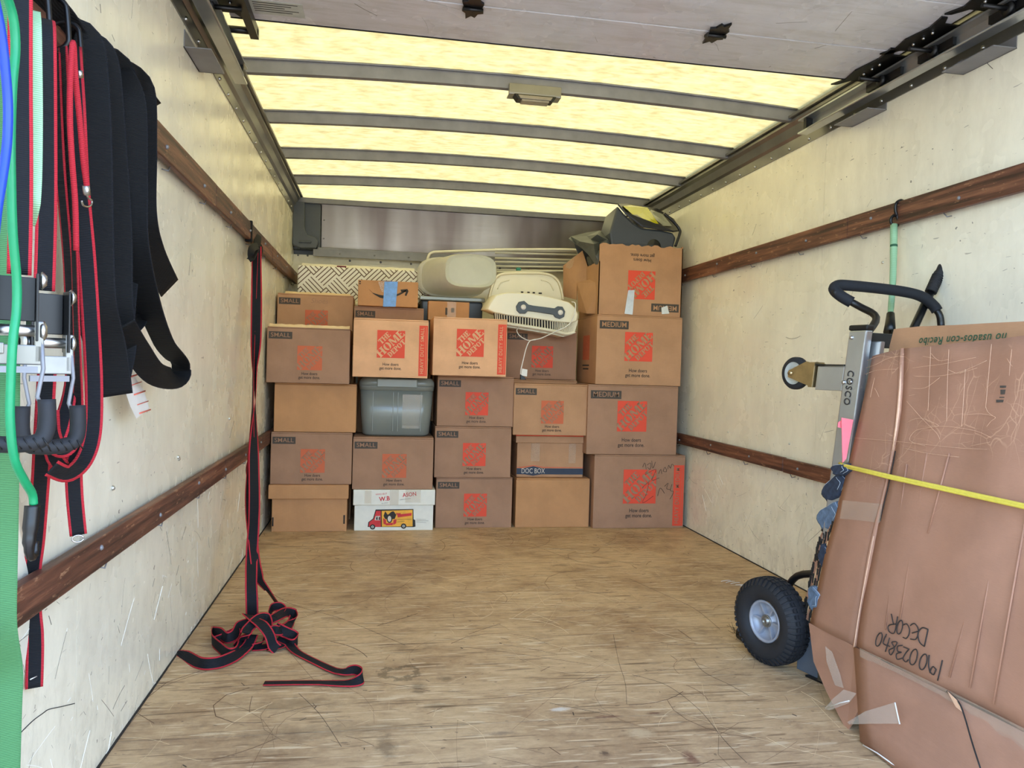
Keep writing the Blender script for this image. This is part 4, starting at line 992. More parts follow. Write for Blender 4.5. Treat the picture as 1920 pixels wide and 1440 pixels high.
# crumpled charcoal bag spilling over the torn box
t = thing('charcoal_bag', 'crumpled charcoal nylon bag spilling over the side of the torn box', 'bag', (1.75, 4.3, 1.5))
bm_pts = {}
def sheet(rows_, mat, name, parent, solid=.004, sub=1):
    n = len(rows_[0]); mb = MB(); vs = [at_y(*p) for r in rows_ for p in r]
    mb.add(vs, [(j*n+i, j*n+i+1, (j+1)*n+i+1, (j+1)*n+i) for j in range(len(rows_)-1) for i in range(n-1)], 0, False)
    return mk(name, mb, mat, parent, solid=solid, subsurf=sub)
BG = dict(a=(1066, 448, 4.36), b=(1070, 444, 4.44), c=(1103, 436, 4.46), d=(1124, 433, 4.46), e=(1141, 435, 4.44), f=(1153, 442, 4.38), g=(1156, 452, 4.30), h=(1154, 460, 4.20),
    i=(1135, 464, 4.16), j=(1129, 473, 4.12), k=(1125, 495, 4.11), l=(1117, 496, 4.15), m=(1104, 478, 4.24), n=(1092, 466, 4.30), o=(1081, 459, 4.33),
    p=(1088, 453, 4.27), q=(1108, 449, 4.30), r=(1120, 440, 4.22), s=(1113, 458, 4.14), t=(1122, 470, 4.20), u=(1138, 450, 4.18), v=(1126, 455, 4.24), w=(1104, 463, 4.22), x=(1117, 480, 4.11), y=(1100, 443, 4.40), z=(1135, 442, 4.34))
tri = 'abo bpo bcy byp pyq qyr ycd ydr drz dez zef zfu fgu ghu uhi zur urv uvi viit vqr vqs vst qps pws pnw opn nmw wms msx stx mlx lkx xkj xjt jit itv'
vs = [at_y(*BG[k]) for k in sorted(BG)]; ix = {k: i for i, k in enumerate(sorted(BG))}
fs = []
for w_ in tri.split():
    f = tuple(dict.fromkeys(ix[c] for c in w_))
    if len(f) == 3: fs.append(f)
mk('bag_fabric', MB().add(vs, fs), 'bag', t, solid=.004)
sheet([[(1072, 446, 4.46), (1095, 438, 4.48), (1120, 434, 4.48), (1152, 440, 4.44)], [(1076, 460, 4.46), (1100, 458, 4.46), (1125, 458, 4.46), (1152, 462, 4.42)], [(1092, 500, 4.44), (1105, 500, 4.44), (1120, 500, 4.44), (1122, 500, 4.44)]], 'bag', 'bag_lining', t)
sheet([[(1124, 532, 4.14), (1108, 515, 4.28), (1096, 480, 4.38)], [(1124, 496, 4.16), (1114, 490, 4.28), (1104, 478, 4.36)]], 'black', 'box_interior_shade', t)  # black sheet put in as the dark shade inside the torn box
# dark grey bin with yellow/clear lid, tipped, on the torn box
t = thing('grey_bin_with_lid', 'dark grey bin with a yellow and clear lid tipped on top of the torn box', 'bin', (1.95, 4.3, 1.5))
BYY = 4.16
side = [(1143, 437), (1152, 405), (1158, 385), (1172, 402), (1188, 418), (1204, 427), (1240, 431), (1262, 436), (1268, 446), (1262, 466), (1255, 478), (1148, 478)]
pts = [at_y(a, b, BYY) for a, b in side]; D_ = Vector((.10, .34, .0))
mk('body', MB().prism(pts, (0.02, .30, 0)), 'bin', t, bevel=.012)
lidp = [(1158, 385, 4.15), (1176, 385, 4.40), (1232, 394, 4.46), (1264, 414, 4.42), (1275, 434, 4.2), (1262, 436, 4.15), (1204, 427, 4.15), (1172, 402, 4.15)]
a1 = [at_y(*p) for p in lidp]
mk('lid_frame', MB().prism(a1, (0, -.004, .010)), 'bin_edge', t, bevel=.003)
mk('yellow_lid', MB().prism([at_y(*p)+Vector((0, -.018, .004)) for p in ((1166, 389, 4.2), (1180, 387, 4.38), (1212, 392, 4.42), (1232, 422, 4.18), (1208, 420, 4.17), (1186, 407, 4.17))], (0, -.004, 0)), 'yellow_lid', t)
mk('clear_lid', MB().prism([at_y(*p)+Vector((0, -.014, .003)) for p in ((1206, 392, 4.42), (1216, 394, 4.43), (1240, 403, 4.40), (1258, 426, 4.2), (1222, 424, 4.18))], (0, -.004, 0)), 'clear_lid', t)
mk('side_rim', MB().tube([at_y(a, b, BYY-.008) for a, b in ((1245, 400), (1262, 415), (1274, 430), (1274, 440), (1266, 462))], .008, 8, res=4), 'bin_edge', t)
mk('wheel_recess', MB().lathe([(.0001, -.002), (.04, -.002), (.042, .004)], at_y(1226, 462, BYY), (0, 1, 0), 20), 'bin_edge', t)

# ================================================================== HANGING GEAR ON THE LEFT WALL
NL = Vector((.40, -.92, 0))            # roughly towards the door opening
def LX(px, py, x): return at_x(px, py, x)
def strap(name, label, cat, pts, width, mats=('webbing', 'red_edge'), x=.1, k=6, solid=.0016, group=None, parent=None, N=NL, edge=.15):
    P = [(LX(p[0], p[1], p[3] if len(p) > 3 and p[3] is not None else x), p[2] if len(p) > 2 else 0, p[4] if len(p) > 4 else 1) for p in pts]
    mb = MB(); ribbon(mb, P, width, N, k, edge)
    o = mk(name, mb, list(mats), parent, solid=solid)
    if parent is None: tag(o, label, cat, group)
    return o
HG = 'tie-down gear hung on the left upper rail'
def s_hook(px, py, x=.045, s=1.0, name='s_hook', label=None):
    c = LX(px, py, x); a = NL.cross(RZ).normalized()
    pts = []
    for i in range(9): an = math.radians(200-i*25); pts.append(c+RX*.028*math.cos(an)*s*.8+RZ*(.022+.018*math.sin(an))*s)
    for i in range(8): an = math.radians(0-i*25); pts.append(c+RX*(.006+.02*math.cos(an))*s+RZ*(-.022+.02*math.sin(an))*s)
    mb = MB().tube(pts, .0042*s, 8, res=3); return mb
for i, (px, py, lab) in enumerate(((58, 18, 'black S hook over the left rail above the pale green strap'), (96, 42, 'black coated S hook over the rail above the second ratchet strap'), (121, 86, 'black coated S hook over the rail holding the red cord'), (145, 88, 'black coated S hook over the rail next to the wide black straps'))):
    o = mk('s_hook', s_hook(px, py), 'black'); tag(o, lab, 'hook', 'black S hooks over the left rail')
# wide black webbing straps draped over the rail
def wide(label, pts, width, x, fold=0):
    t = thing('wide_strap', label, 'strap', LX(pts[0][0], pts[0][1], x), 'wide black lifting straps on the left rail')
    P = [(LX(p[0], p[1], p[3] if len(p) > 3 and p[3] is not None else x), p[2] if len(p) > 2 else 0, p[4] if len(p) > 4 else 1) for p in pts]
    mb = MB(); ribbon(mb, P, width, NL, 7, .04); mk('webbing', mb, ['black_cloth', 'webbing'], t, solid=.0028)
    return t
wide('wide black strap hanging straight down nearest the red-edged straps', [(140, 70, 0, .05), (158, 95, 0, .06), (168, 250), (172, 420), (178, 560), (200, 660), (212, 742)], .068, .075)
wide('wide black strap second from the red-edged straps, bowed at its lower end', [(165, 92, 0, .05), (186, 118, 0), (200, 260), (212, 430), (214, 560), (222, 640), (208, 712)], .066, .065)
wide('wide black strap falling behind the other black straps', [(195, 112, 0, .05), (222, 140, 0), (238, 270), (236, 420), (222, 560), (212, 700)], .066, .05)
wide('wide black strap whose squared end flares out to the right', [(228, 132, 0, .05), (262, 168, 10), (266, 280, 10), (266, 400, 5), (284, 470, -5), (318, 540, -8)], .060, .055)
wide('wide black strap that loops out low to the right over the wall', [(220, 130, 0, .05), (246, 190, 0), (250, 330, 0), (252, 450, 20), (276, 560, 40), (306, 640, 55), (338, 684, 60), (330, 708, 20), (290, 700, -5), (255, 655, -5), (228, 612, -5)], .052, .09)
wide('wide black strap crossing behind the looped one near its lower end', [(205, 540, 0), (236, 606, -20), (262, 582, -50), (256, 540, -50), (240, 490, -40)], .05, .05)
# shoulder of black webbing thrown over the rail (hump)
o = strap('rail_drape', 'black webbing slung along the top of the left rail behind the hooks', 'strap', [(40, -30, 60), (78, 8, 60), (110, 40, 60), (150, 92, 60), (190, 118, 60), (240, 158, 60), (280, 205, 50)], .06, ('black_cloth', 'webbing'), x=.035, group=HG, edge=.04, solid=.003)
t = thing('fabric_tag', 'white care tag with red lines hanging below the black straps', 'tag', LX(255, 740, .05), None)
tg = [LX(a, b, .05) for a, b in ((232, 690), (252, 705), (270, 733), (280, 765), (256, 785), (245, 762), (236, 735))]
mk('tag_cloth', MB().prism(tg, (-.0008, 0, 0)), 'tag_white', t)
mb = MB()
for i, (a, b) in enumerate(((238, 706), (245, 720), (252, 737), (258, 756), (262, 772))):
    p, q = LX(a, b+3, .0515), LX(a+20, b-4, .0515)
    mb.tube([p, q], .0011 if i % 2 else .0018, 4)
o = mk('tag_print', mb, 'tag_red', t); o['kind'] = 'stuff'

# ratchet straps -----------------------------------------------------------
def ratchet(parent, c, right, s=1.0, silver='rail_alu'):
    """ratchet buckle hanging below c; local x = right, z down the strap, y = towards viewer"""
    r = Vector(right).normalized(); f = -r.cross(RZ)     # out of the wall side
    f = RZ.cross(r); 
    if f.dot(NL) < 0: f = -f
    M_ = Matrix.Identity(4)
    for i in range(3): M_[i][0] = r[i]*s; M_[i][1] = f[i]*s; M_[i][2] = RZ[i]*s; M_[i][3] = c[i]
    B = lambda mb, lo, hi, mi=0: mb.box(lo, hi, mi, M_)
    T = lambda mb, pts, rad, mi=0: mb.tube([M_ @ Vector(p) for p in pts], rad*s, 10, mi)
    mb = MB(); B(mb, (-.024, -.004, -.085), (-.021, .022, 0)); B(mb, (.021, -.004, -.085), (.024, .022, 0)); B(mb, (-.021, -.004, -.06), (.021, -.001, -.004))
    mk('side_frame', mb, 'black', parent, bevel=.001)
    mb = MB(); T(mb, [(-.03, .008, -.072), (.03, .008, -.072)], .0075); mk('spool', mb, 'steel', parent)
    for sx in (-1, 1):
        mb = MB()
        mb.lathe([(.0001, 0), (.011*s, 0), (.0125*s, .002*s), (.0125*s, .005*s), (.006*s, .008*s)], M_ @ Vector((sx*.026, .008, -.072)), (r*sx), 14)
        mk('gear_wheel', mb, 'steel', parent); mb = MB()
        mb.lathe([(.0001, 0), (.010*s, 0), (.0115*s, .002*s), (.006*s, .007*s)], M_ @ Vector((sx*.026, .008, -.008)), (r*sx), 14)
        mk('bolt_head', mb, 'steel', parent)
    mb = MB(); B(mb, (-.029, .012, -.115), (.029, .016, -.090)); B(mb, (-.018, .010, -.102), (-.012, .02, -.088)); B(mb, (.02, .002, -.112), (.03, .016, -.06)); mk('pawl_plate', mb, silver, parent, bevel=.0015)
    mb = MB()
    for sx in (-1, 1): mb.tube([M_ @ Vector(p) for p in ((sx*.027, .012, -.07), (sx*.030, .016, -.12), (sx*.024, .018, -.155), (sx*.032, .018, -.175))], .0028*s, 6)
    B(mb, (-.024, .014, -.125), (.024, .020, -.117)); mk('handle_wire', mb, 'grey_steel', parent)
    mb = MB(); mb.tube([M_ @ Vector(p) for p in ((.034, .022, -.158), (.034, .024, -.195), (.022, .026, -.212), (-.022, .026, -.212), (-.034, .024, -.195), (-.034, .022, -.158))], .0105*s, 10, res=4)
    h = mk('handle_grip', mb, 'rubber', parent)
    mb = MB()
    for i in range(7): x = -.03+.01*i; mb.tube([M_ @ Vector((x, .036, -.205)), M_ @ Vector((x+.008, .036, -.219))], .0009*s, 4)
    mk('grip_ridge', mb, 'black', h)
t = thing('ratchet_strap', 'red-edged black ratchet strap hanging furthest left with the buckle at mid height', 'strap', LX(40, 510, .12), HG)
strap('webbing', None, None, [(38, -40), (38, 150), (39, 350), (36, 515)], .0265, x=.12, parent=t)
ratchet(t, LX(31, 512, .125), (.92, .39, 0), .98)
t = thing('ratchet_strap', 'red-edged black ratchet strap second from the left, its buckle turned sideways', 'strap', LX(90, 540, .11), HG)
strap('webbing', None, None, [(82, 35, 0, .05), (85, 60), (87, 250), (87, 400), (83, 545)], .0265, x=.10, parent=t)
ratchet(t, LX(88, 545, .105), (.80, .60, 0), 1.02, 'zinc_dull')
strap('tail', None, None, [(88, 700, 20, .08), (82, 800, 10, .07), (76, 900, 0, .05), (68, 1010, 5, .022), (60, 1080, 0, .004), (62, 1150, 0, .004), (66, 1200, 15, .01), (64, 1290, -10, .015)], .026, x=.06, parent=t)
mk('tail_stitch', MB().tube([LX(57, 1274, .017), LX(69, 1268, .017)], .001, 5), 'white', t)
t = thing('coiled_strap', 'red-edged black strap hung in a long loop right of the ratchet buckles', 'strap', LX(140, 100, .1), HG)
strap('webbing', None, None, [(136, 85, 0, .06), (142, 200), (150, 350), (162, 480), (170, 600), (176, 720), (174, 810), (158, 862), (128, 888), (97, 878)], .027, x=.105, parent=t)
strap('inner_fold', None, None, [(118, 88, 70), (126, 250, 72), (138, 450, 75), (143, 600, 75), (146, 700, 70), (144, 780, 50), (132, 830, 30), (112, 842, 20), (96, 815, 10), (92, 770, 0)], .026, x=.10, parent=t)
strap('outer_fold', None, None, [(104, 100, 60), (112, 300, 60), (128, 500, 60), (134, 700, 50), (118, 790, 20), (100, 850, 0), (130, 880, -20), (150, 820, 0), (152, 760, 10)], .024, x=.085, parent=t)
strap('tail', None, None, [(140, 770, 0), (138, 860, 0), (140, 930, 5), (147, 1003, 0)], .026, x=.075, parent=t)
dr_ = LX(146, 1010, .075)
mk('d_ring', MB().tube([dr_+Vector((.008*math.cos(a), .003*math.cos(a), .006*math.sin(a))) for a in [i*math.pi/8 for i in range(17)]], .0014, 6), 'steel', t)
# red braided cord with wire hooks
t = thing('red_bungee_cord', 'red braided bungee cord with small wire hooks hanging in front of the black straps', 'cord', LX(135, 80, .13), None)
mk('cord', MB().tube([LX(a, b, .125) for a, b in ((163, 352), (156, 300), (149, 220), (141, 140), (137, 80), (132, 140), (131, 220), (135, 300), (141, 380), (143, 470))], .0042, 8, res=5), 'red_edge', t)
mk('ferrule', MB().tube([LX(161, 348, .125), LX(163, 366, .125)], .0055, 8), 'steel', t)
hk = [LX(a, b, .125) for a, b in ((163, 366), (166, 372), (172, 376), (171, 384), (164, 388), (156, 385), (153, 376))]
mk('wire_hook', MB().tube(hk, .0014, 6, res=4), 'steel', t)
mk('ferrule', MB().tube([LX(148, 132, .125), LX(150, 146, .125)], .005, 8), 'steel', t)
# green gear
o = strap('pale_green_strap', 'pale green webbing strap between the two ratchet straps', 'strap', [(60, 20, 0, .115), (62, 60), (64, 200), (63, 320), (60, 380, 10), (57, 420, 30, .115, .6)], .019, ('green_web', 'green_web'), x=.128, group=None)
o = strap('green_strap', 'long light green strap hanging down the far left edge to below the lower rail', 'strap', [(4, -20), (6, 200), (7, 500), (6, 800), (4, 1000, 0, .035), (2, 1090, 0, .036), (2, 1180, 0, .036), (14, 1260, 10, .03), (12, 1330, 0, .03), (8, 1470, 0, .03)], .040, ('green_web2', 'green_web2'), x=.045, group=None)
t = thing('green_bungee_cord', 'green bungee cord with a black plastic hook hanging at the far left', 'cord', LX(20, 0, .15))
mk('cord', MB().tube([LX(a, b, .15) for a, b in ((8, -20), (24, 30), (29, 90), (23, 165), (20, 260), (21, 350), (24, 440), (31, 520), (31, 580), (24, 640), (20, 720), (19, 790), (27, 860), (45, 900), (60, 925), (63, 945)) ], .0052, 8, res=5), 'green_cord', t)
mk('hook', MB().tube([LX(a, b, .148) for a, b in ((61, 948), (59, 970), (56, 1000), (54, 1025), (57, 1044), (64, 1040), (67, 1015))], [.0095, .0095, .008, .006, .005, .005, .004], 8, res=3), 'black', t)
t = thing('blue_bungee_cord', 'blue bungee cord bulging at the upper left edge of the picture', 'cord', LX(5, 100, .16))
mk('cord', MB().tube([LX(a, b, .16) for a, b in ((-12, -10), (2, 60), (10, 130), (15, 200), (13, 270), (5, 330), (-6, 400), (-14, 480))], .0052, 8, res=5), 'blue_cord', t)

# ------------------------------------------------------------------ long strap tied to the rail, piled on the floor
t = thing('long_ratchet_webbing', 'long red-edged black strap knotted on the left rail and heaped on the floor', 'strap', LX(480, 460, .05))
def rib(name, P, width, N, k=8, parent=t, edge=.12):
    mb = MB(); ribbon(mb, P, width, N, k, edge); return mk(name, mb, ['webbing', 'red_edge'], parent, solid=.0016)
Nv = Vector((.15, -1, 0))
yk = at_x(480, 460, .05).y
def hang(px, py, f): # blends from wall knot to floor heap
    return at_y(px, py, yk+(2.56-yk)*f)
rib('hanging_webbing', [(hang(481, 462, 0), 0), (hang(481, 500, .03), 10), (hang(481, 560, .08), -10, 1.1), (hang(480, 640, .15), 20, 1.1), (hang(478, 690, .2), 60), (hang(479, 745, .28), 85), (hang(477, 800, .35), 120), (hang(476, 860, .45), 165), (hang(477, 930, .6), 175), (hang(476, 980, .7), 200), (hang(472, 1040, .8), 180), (hang(471, 1090, .92), 160), (hang(472, 1125, .97), 170), (at_z(473, 1165, .02), 180)], .040, Nv)
rib('hanging_webbing', [(hang(482, 470, .0)+Vector((0, .01, 0)), 80), (hang(476, 650, .14), 80), (hang(474, 760, .3), 80), (hang(470, 870, .42), 40), (hang(468, 940, .55), 20), (hang(474, 1010, .74), -20), (hang(480, 1060, .84), -20), (hang(487, 1085, .9), 20), (hang(503, 1108, .95), 60), (at_z(520, 1130, .05), 60), (at_z(538, 1147, .03), 80)], .034, Nv)
# knot on the rail
kn = MB(); ribbon(kn, [(LX(484, 440, .034), 0), (LX(481, 462, .05), 30), (LX(470, 486, .05), 60), (LX(473, 466, .055), 0), (LX(488, 462, .055), -30), (LX(487, 480, .05), -60), (LX(480, 470, .05), 0)], .03, NL, 6)
mk('knot', kn, ['webbing', 'webbing'], t, solid=.003)
rb = MB(); rb.box((.008, yk-.012, 1.365), (.034, yk+.012, 1.452)); mk('rail_wrap', rb, 'webbing', t)
# second short loop behind, just under the lower rail
rib('side_loop', [(hang(468, 858, .3), 70), (hang(462, 880, .3), 80), (hang(466, 905, .32), 60), (hang(468, 960, .5), 30)], .02, Nv)
UP = Vector((0, 0, 1))
F_ = lambda px, py, z, tw=0, w=1: (at_z(px, py, z), tw, w)
wdt = .034
rib('floor_tail', [F_(522, 1195, .02, 30), F_(540, 1205, .012, 20), F_(556, 1222, .006, 0), F_(590, 1240, .005, 0), F_(625, 1256, .006, 5), F_(645, 1259, .012, 20), F_(665, 1256, .018, 60), F_(679, 1263, .018, 90), F_(676, 1274, .016, 120), F_(650, 1281, .008, 165), F_(600, 1280, .004, 180), F_(560, 1280, .004, 180), F_(495, 1281, .004, 180)], wdt*.85, UP)
rib('floor_tail', [F_(330, 1222, .004, 10, .5), F_(345, 1228, .006, 30), F_(375, 1243, .018, 75), F_(405, 1243, .02, 80), F_(432, 1234, .018, 60), F_(452, 1222, .015, 20), F_(466, 1208, .02, 10), F_(474, 1190, .035, 0)], wdt, UP)
rib('heap_loop', [F_(398, 1185, .02, 80), F_(412, 1187, .03, 70), F_(425, 1196, .03, 80), F_(440, 1190, .035, 60), F_(452, 1172, .05, 40), F_(474, 1166, .06, 20), F_(492, 1172, .06, 0)], wdt, UP)
rib('heap_loop', [F_(398, 1184, .02, 100), F_(398, 1200, .018, 90), F_(412, 1214, .016, 80), F_(428, 1226, .016, 70), F_(447, 1221, .016, 60), F_(458, 1200, .02, 40), F_(470, 1188, .04, 20)], wdt, UP)
rib('heap_loop', [F_(404, 1202, .012, 80), F_(420, 1196, .02, 80), F_(445, 1185, .03, 80), F_(450, 1200, .02, 100), F_(440, 1215, .01, 100)], wdt*.9, UP)
rib('heap_loop', [F_(463, 1152, .07, -20), F_(478, 1162, .075, 0), F_(492, 1172, .07, 20), F_(505, 1190, .05, 10), F_(512, 1210, .02, 40), F_(520, 1218, .008, 60)], wdt, UP)
rib('heap_loop', [F_(452, 1206, .01, 0), F_(460, 1190, .05, 10), F_(466, 1178, .06, 20), F_(486, 1160, .075, 40), F_(500, 1160, .07, 60), F_(503, 1180, .05, 40), F_(492, 1205, .02, 40), F_(476, 1214, .008, 60)], wdt, UP)
rib('heap_loop', [F_(505, 1152, .05, 80), F_(510, 1140, .06, 80), F_(524, 1137, .06, 70), F_(530, 1146, .05, 40), F_(512, 1158, .05, 0), F_(498, 1168, .05, 0)], wdt*.85, UP)
rib('heap_loop', [F_(500, 1168, .05, 30), F_(516, 1158, .065, 30), F_(536, 1148, .05, 60), F_(552, 1152, .035, 80), F_(552, 1164, .03, 60), F_(530, 1170, .03, 30), F_(514, 1178, .035, 30)], wdt, UP)
rib('heap_loop', [F_(516, 1176, .05, 60), F_(532, 1184, .04, 60), F_(550, 1192, .025, 70), F_(558, 1199, .018, 90), F_(548, 1208, .012, 80), F_(530, 1200, .012, 70)], wdt, UP)
rib('heap_loop', [F_(474, 1216, .004, 10), F_(495, 1213, .008, 20), F_(515, 1208, .01, 0), F_(528, 1214, .006, 20), F_(500, 1219, .004, 10)], wdt*.8, UP)
rib('heap_loop', [F_(508, 1196, .03, 60), F_(512, 1182, .05, 60), F_(526, 1182, .045, 60), F_(542, 1172, .03, 60), F_(548, 1160, .03, 60)], wdt*.9, UP)

# ================================================================== RIGHT SIDE: hand truck, load, cords
A = Vector((.96, .28, 0)).normalized(); TF = Vector((.28, -.96, 0)).normalized()      # axle direction, forward
L0 = Vector((1.85, 2.05, .0)); LEAN = .115
def HT(a, f, z): return L0+A*a+TF*(f+LEAN*z)+RZ*z        # along axle, forward of frame, up
def hbox(mb, a0, a1, f0, f1, z0, z1, mi=0):
    q = lambda z: [HT(a0, f0, z), HT(a1, f0, z), HT(a1, f1, z), HT(a0, f1, z)]
    return mb.hexa(q(z0), q(z1), mi)
HW = .37
t = thing('hand_truck', 'upright aluminium and black convertible hand truck against the right wall', 'hand truck', HT(HW/2, 0, 0))
for a in (0, HW):
    r_ = mk('frame_rail', hbox(MB(), a-.013, a+.013, -.03, .028, .06, 1.005), 'alu', t, bevel=.004)
    mk('rail_cap', hbox(MB(), a-.015, a+.015, -.032, .03, 1.005, 1.02), 'black', r_, bevel=.004)
    mk('rail_bolt', MB().sphere(HT(a-.014, -.018, .985), .006, 0, 8, 4).sphere(HT(a-.014, -.024, .86), .0065, 0, 8, 4).sphere(HT(a-.014, .0, .862), .005, 0, 8, 4), 'steel', r_)
mk('inner_rail', hbox(MB(), .022, .04, .015, .05, .3, .975), 'alu', t, bevel=.003)
mk('inner_rail', hbox(MB(), HW-.04, HW-.022, .015, .05, .3, .975), 'alu', t, bevel=.003)
for z in (.25, .55, .8, .96): mk('crossbar', hbox(MB(), .013, HW-.013, -.012, .014, z, z+.04), 'alu' if z < .9 else 'black', t, bevel=.003)
# handle loop
hl = at_y(1565, 545, 2.10); hr = at_y(1752, 578, 2.13)
mk('handle_tube', MB().tube([HT(.012, .01, .93), HT(.012, .005, .985), at_y(1643, 596, 2.0), at_y(1612, 575, 2.06), at_y(1578, 557, 2.09), hl+Vector((0, .0, -.003)), at_y(1570, 537, 2.12), at_y(1600, 535, 2.12), at_y(1690, 548, 2.13), at_y(1735, 560, 2.13), hr, at_y(1762, 592, 2.12), at_y(1766, 620, 2.11), HT(HW-.01, .01, .97)], .0105, 10, res=5), 'black', t)
mk('foam_grip', MB().tube([at_y(1597, 567, 2.075), at_y(1578, 556, 2.09), at_y(1564, 543, 2.11), at_y(1572, 535, 2.12), at_y(1600, 536, 2.12), at_y(1650, 541, 2.13), at_y(1700, 548, 2.13), at_y(1730, 557, 2.13), at_y(1750, 573, 2.13), at_y(1757, 583, 2.125)], .0165, 12, res=5), 'foam', t)
# swivel casters on the back
for a in (0.0, HW-.02):
    z = .87
    arm = hbox(MB(), a-.012, a+.012, -.125, -.03, z-.035, z+.035); ar = mk('caster_arm', arm, 'alu', t, bevel=.002)
    mk('arm_plate', hbox(MB(), a-.018, a+.018, -.128, -.03, z+.036, z+.040), 'black', ar)
    cw = HT(a, -.215, z+.012)
    fk = MB()
    for sx in (-1, 1):
        q = [HT(a+sx*.020, -.128, z+.042), HT(a+sx*.020, -.16, z+.048), HT(a+sx*.020, -.225, z+.02), HT(a+sx*.020, -.225, z+.0), HT(a+sx*.020, -.128, z-.028)]
        fk.prism(q, A*(.0025*sx))
    fk.hexa([HT(a-.02, -.13, z-.028), HT(a+.02, -.13, z-.028), HT(a+.02, -.13, z+.046), HT(a-.02, -.13, z+.046)], [HT(a-.02, -.145, z-.028), HT(a+.02, -.145, z-.028), HT(a+.02, -.145, z+.046), HT(a-.02, -.145, z+.046)])
    mk('caster_fork', fk, 'brass', t)
    w = MB().lathe([(.034, -.013), (.046, -.012), (.0495, -.006), (.0495, .006), (.046, .012), (.034, .013)], cw, A, 32); wh = mk('caster_tyre', w, 'rubber', t)
    mk('caster_hub', MB().lathe([(.0001, -.012), (.010, -.014), (.012, -.010), (.028, -.008), (.034, -.012), (.036, -.012), (.036, .012), (.0001, .012)], cw, A, 32), 'sticker', wh)
    mk('axle_bolt', MB().lathe([(.0001, -.028), (.007, -.028), (.007, -.018), (.004, .03)], cw, A, 10), 'brass', wh)
# big pneumatic wheels
for a in (-.055, HW+.025):
    c = L0+A*a+TF*(-.125)+RZ*.128
    prof = [(.062, -.022), (.070, -.034), (.090, -.041), (.110, -.038), (.122, -.028), (.1275, -.014), (.1285, 0), (.1275, .014), (.122, .028), (.110, .038), (.090, .041), (.070, .034), (.062, .022)]
    ty = mk('tyre', MB().lathe(prof, c, A, 48), 'rubber', t)
    u = A.orthogonal().normalized(); w_ = A.cross(u); tr = MB()
    for k in range(44):
        an = 2*math.pi*k/44; rd = u*math.cos(an)+w_*math.sin(an); tg_ = A.cross(rd)
        for s_ in (-1, 1):
            o1 = c+rd*.118+A*(s_*.0335)
            q = lambda rr, da, ww: c+rd*rr+A*(s_*da)+tg_*ww
            tr.hexa([q(.108, .0375, -.0045), q(.108, .0375, .0045), q(.1245, .025, .0045), q(.1245, .025, -.0045)], [q(.109, .0425, -.0045), q(.109, .0425, .0045), q(.1275, .029, .0045), q(.1275, .029, -.0045)])
            for j in range(2):
                da = .005+.011*j; tr.hexa([q(.126, da, -.006), q(.126, da+.008, -.006), q(.126, da+.008, .006), q(.126, da, .006)], [q(.1312-.001*j, da, -.006), q(.1305-.001*j, da+.008, -.006), q(.1305-.001*j, da+.008, .006), q(.1312-.001*j, da, .006)])
    o = mk('tread_block', tr, 'rubber', ty); o['kind'] = 'stuff'
    rim = MB().lathe([(.062, -.024), (.064, -.028), (.058, -.030), (.054, -.022), (.052, -.006), (.022, -.004), (.020, -.016), (.0001, -.016)], c, A, 40)
    rm = mk('rim', rim, 'rim', t)
    sp = MB()
    for k in range(6):
        an = 2*math.pi*k/6+.3; rd = u*math.cos(an)+w_*math.sin(an); tg_ = A.cross(rd)*.0028
        sp.hexa([c+rd*.02-tg_-A*.004, c+rd*.02+tg_-A*.004, c+rd*.054+tg_-A*.004, c+rd*.054-tg_-A*.004], [c+rd*.02-tg_-A*.016, c+rd*.02+tg_-A*.016, c+rd*.054+tg_-A*.020, c+rd*.054-tg_-A*.020])
    mk('spoke', sp, 'rim', rm)
    mk('hub', MB().lathe([(.019, -.016), (.019, -.020), (.0155, -.021), (.0145, -.017), (.011, -.017), (.011, -.026), (.0065, -.027), (.006, -.023), (.0001, -.023)], c, A, 24), 'rail_alu', rm)
mk('axle', MB().tube([L0+A*(-.03)+TF*(-.125)+RZ*.128, L0+A*(HW+.0)+TF*(-.125)+RZ*.128], .009, 10), 'grey_steel', t)
for a in (.0, HW): mk('axle_bracket', MB().tube([HT(a, -.02, .30), L0+A*a+TF*(-.08)+RZ*.27, L0+A*a+TF*(-.125)+RZ*.20, L0+A*a+TF*(-.125)+RZ*.128], .011, 8, res=4), 'black', t)
tp_ = MB(); q = lambda a, f, z: L0+A*a+TF*f+RZ*z
tp_.hexa([q(-.04, .0, .0), q(HW+.03, .0, .0), q(HW+.03, .22, .0), q(-.03, .20, .0)], [q(-.04, .0, .005), q(HW+.03, .0, .005), q(HW+.03, .22, .005), q(-.03, .20, .005)])
mk('toe_plate', tp_, 'black', t, bevel=.001)
mk('toe_gusset', MB().prism([q(-.025, -.045, .005), q(-.025, -.045, .12), q(-.025, -.02, .15), q(-.025, .03, .15), q(-.025, .03, .005)], A*.003), 'grey_plastic', t)
mk('gusset_edge', MB().tube([q(-.026, -.045, .03), q(-.026, -.045, .12), q(-.026, -.02, .15)], .0018, 6), 'steel', t)
F = Matrix.Identity(4); oo = HT(-.0145, -.006, .845)
F = frame(oo, (TF*LEAN+RZ)*-1, TF); tx = text_mesh('COSCO', 'ink', .015, 0, 1.15)
link('frame_lettering', tx, t, frame(oo, -(RZ+TF*LEAN), TF) @ Matrix.Diagonal((.0185, .021, 1, 1)))

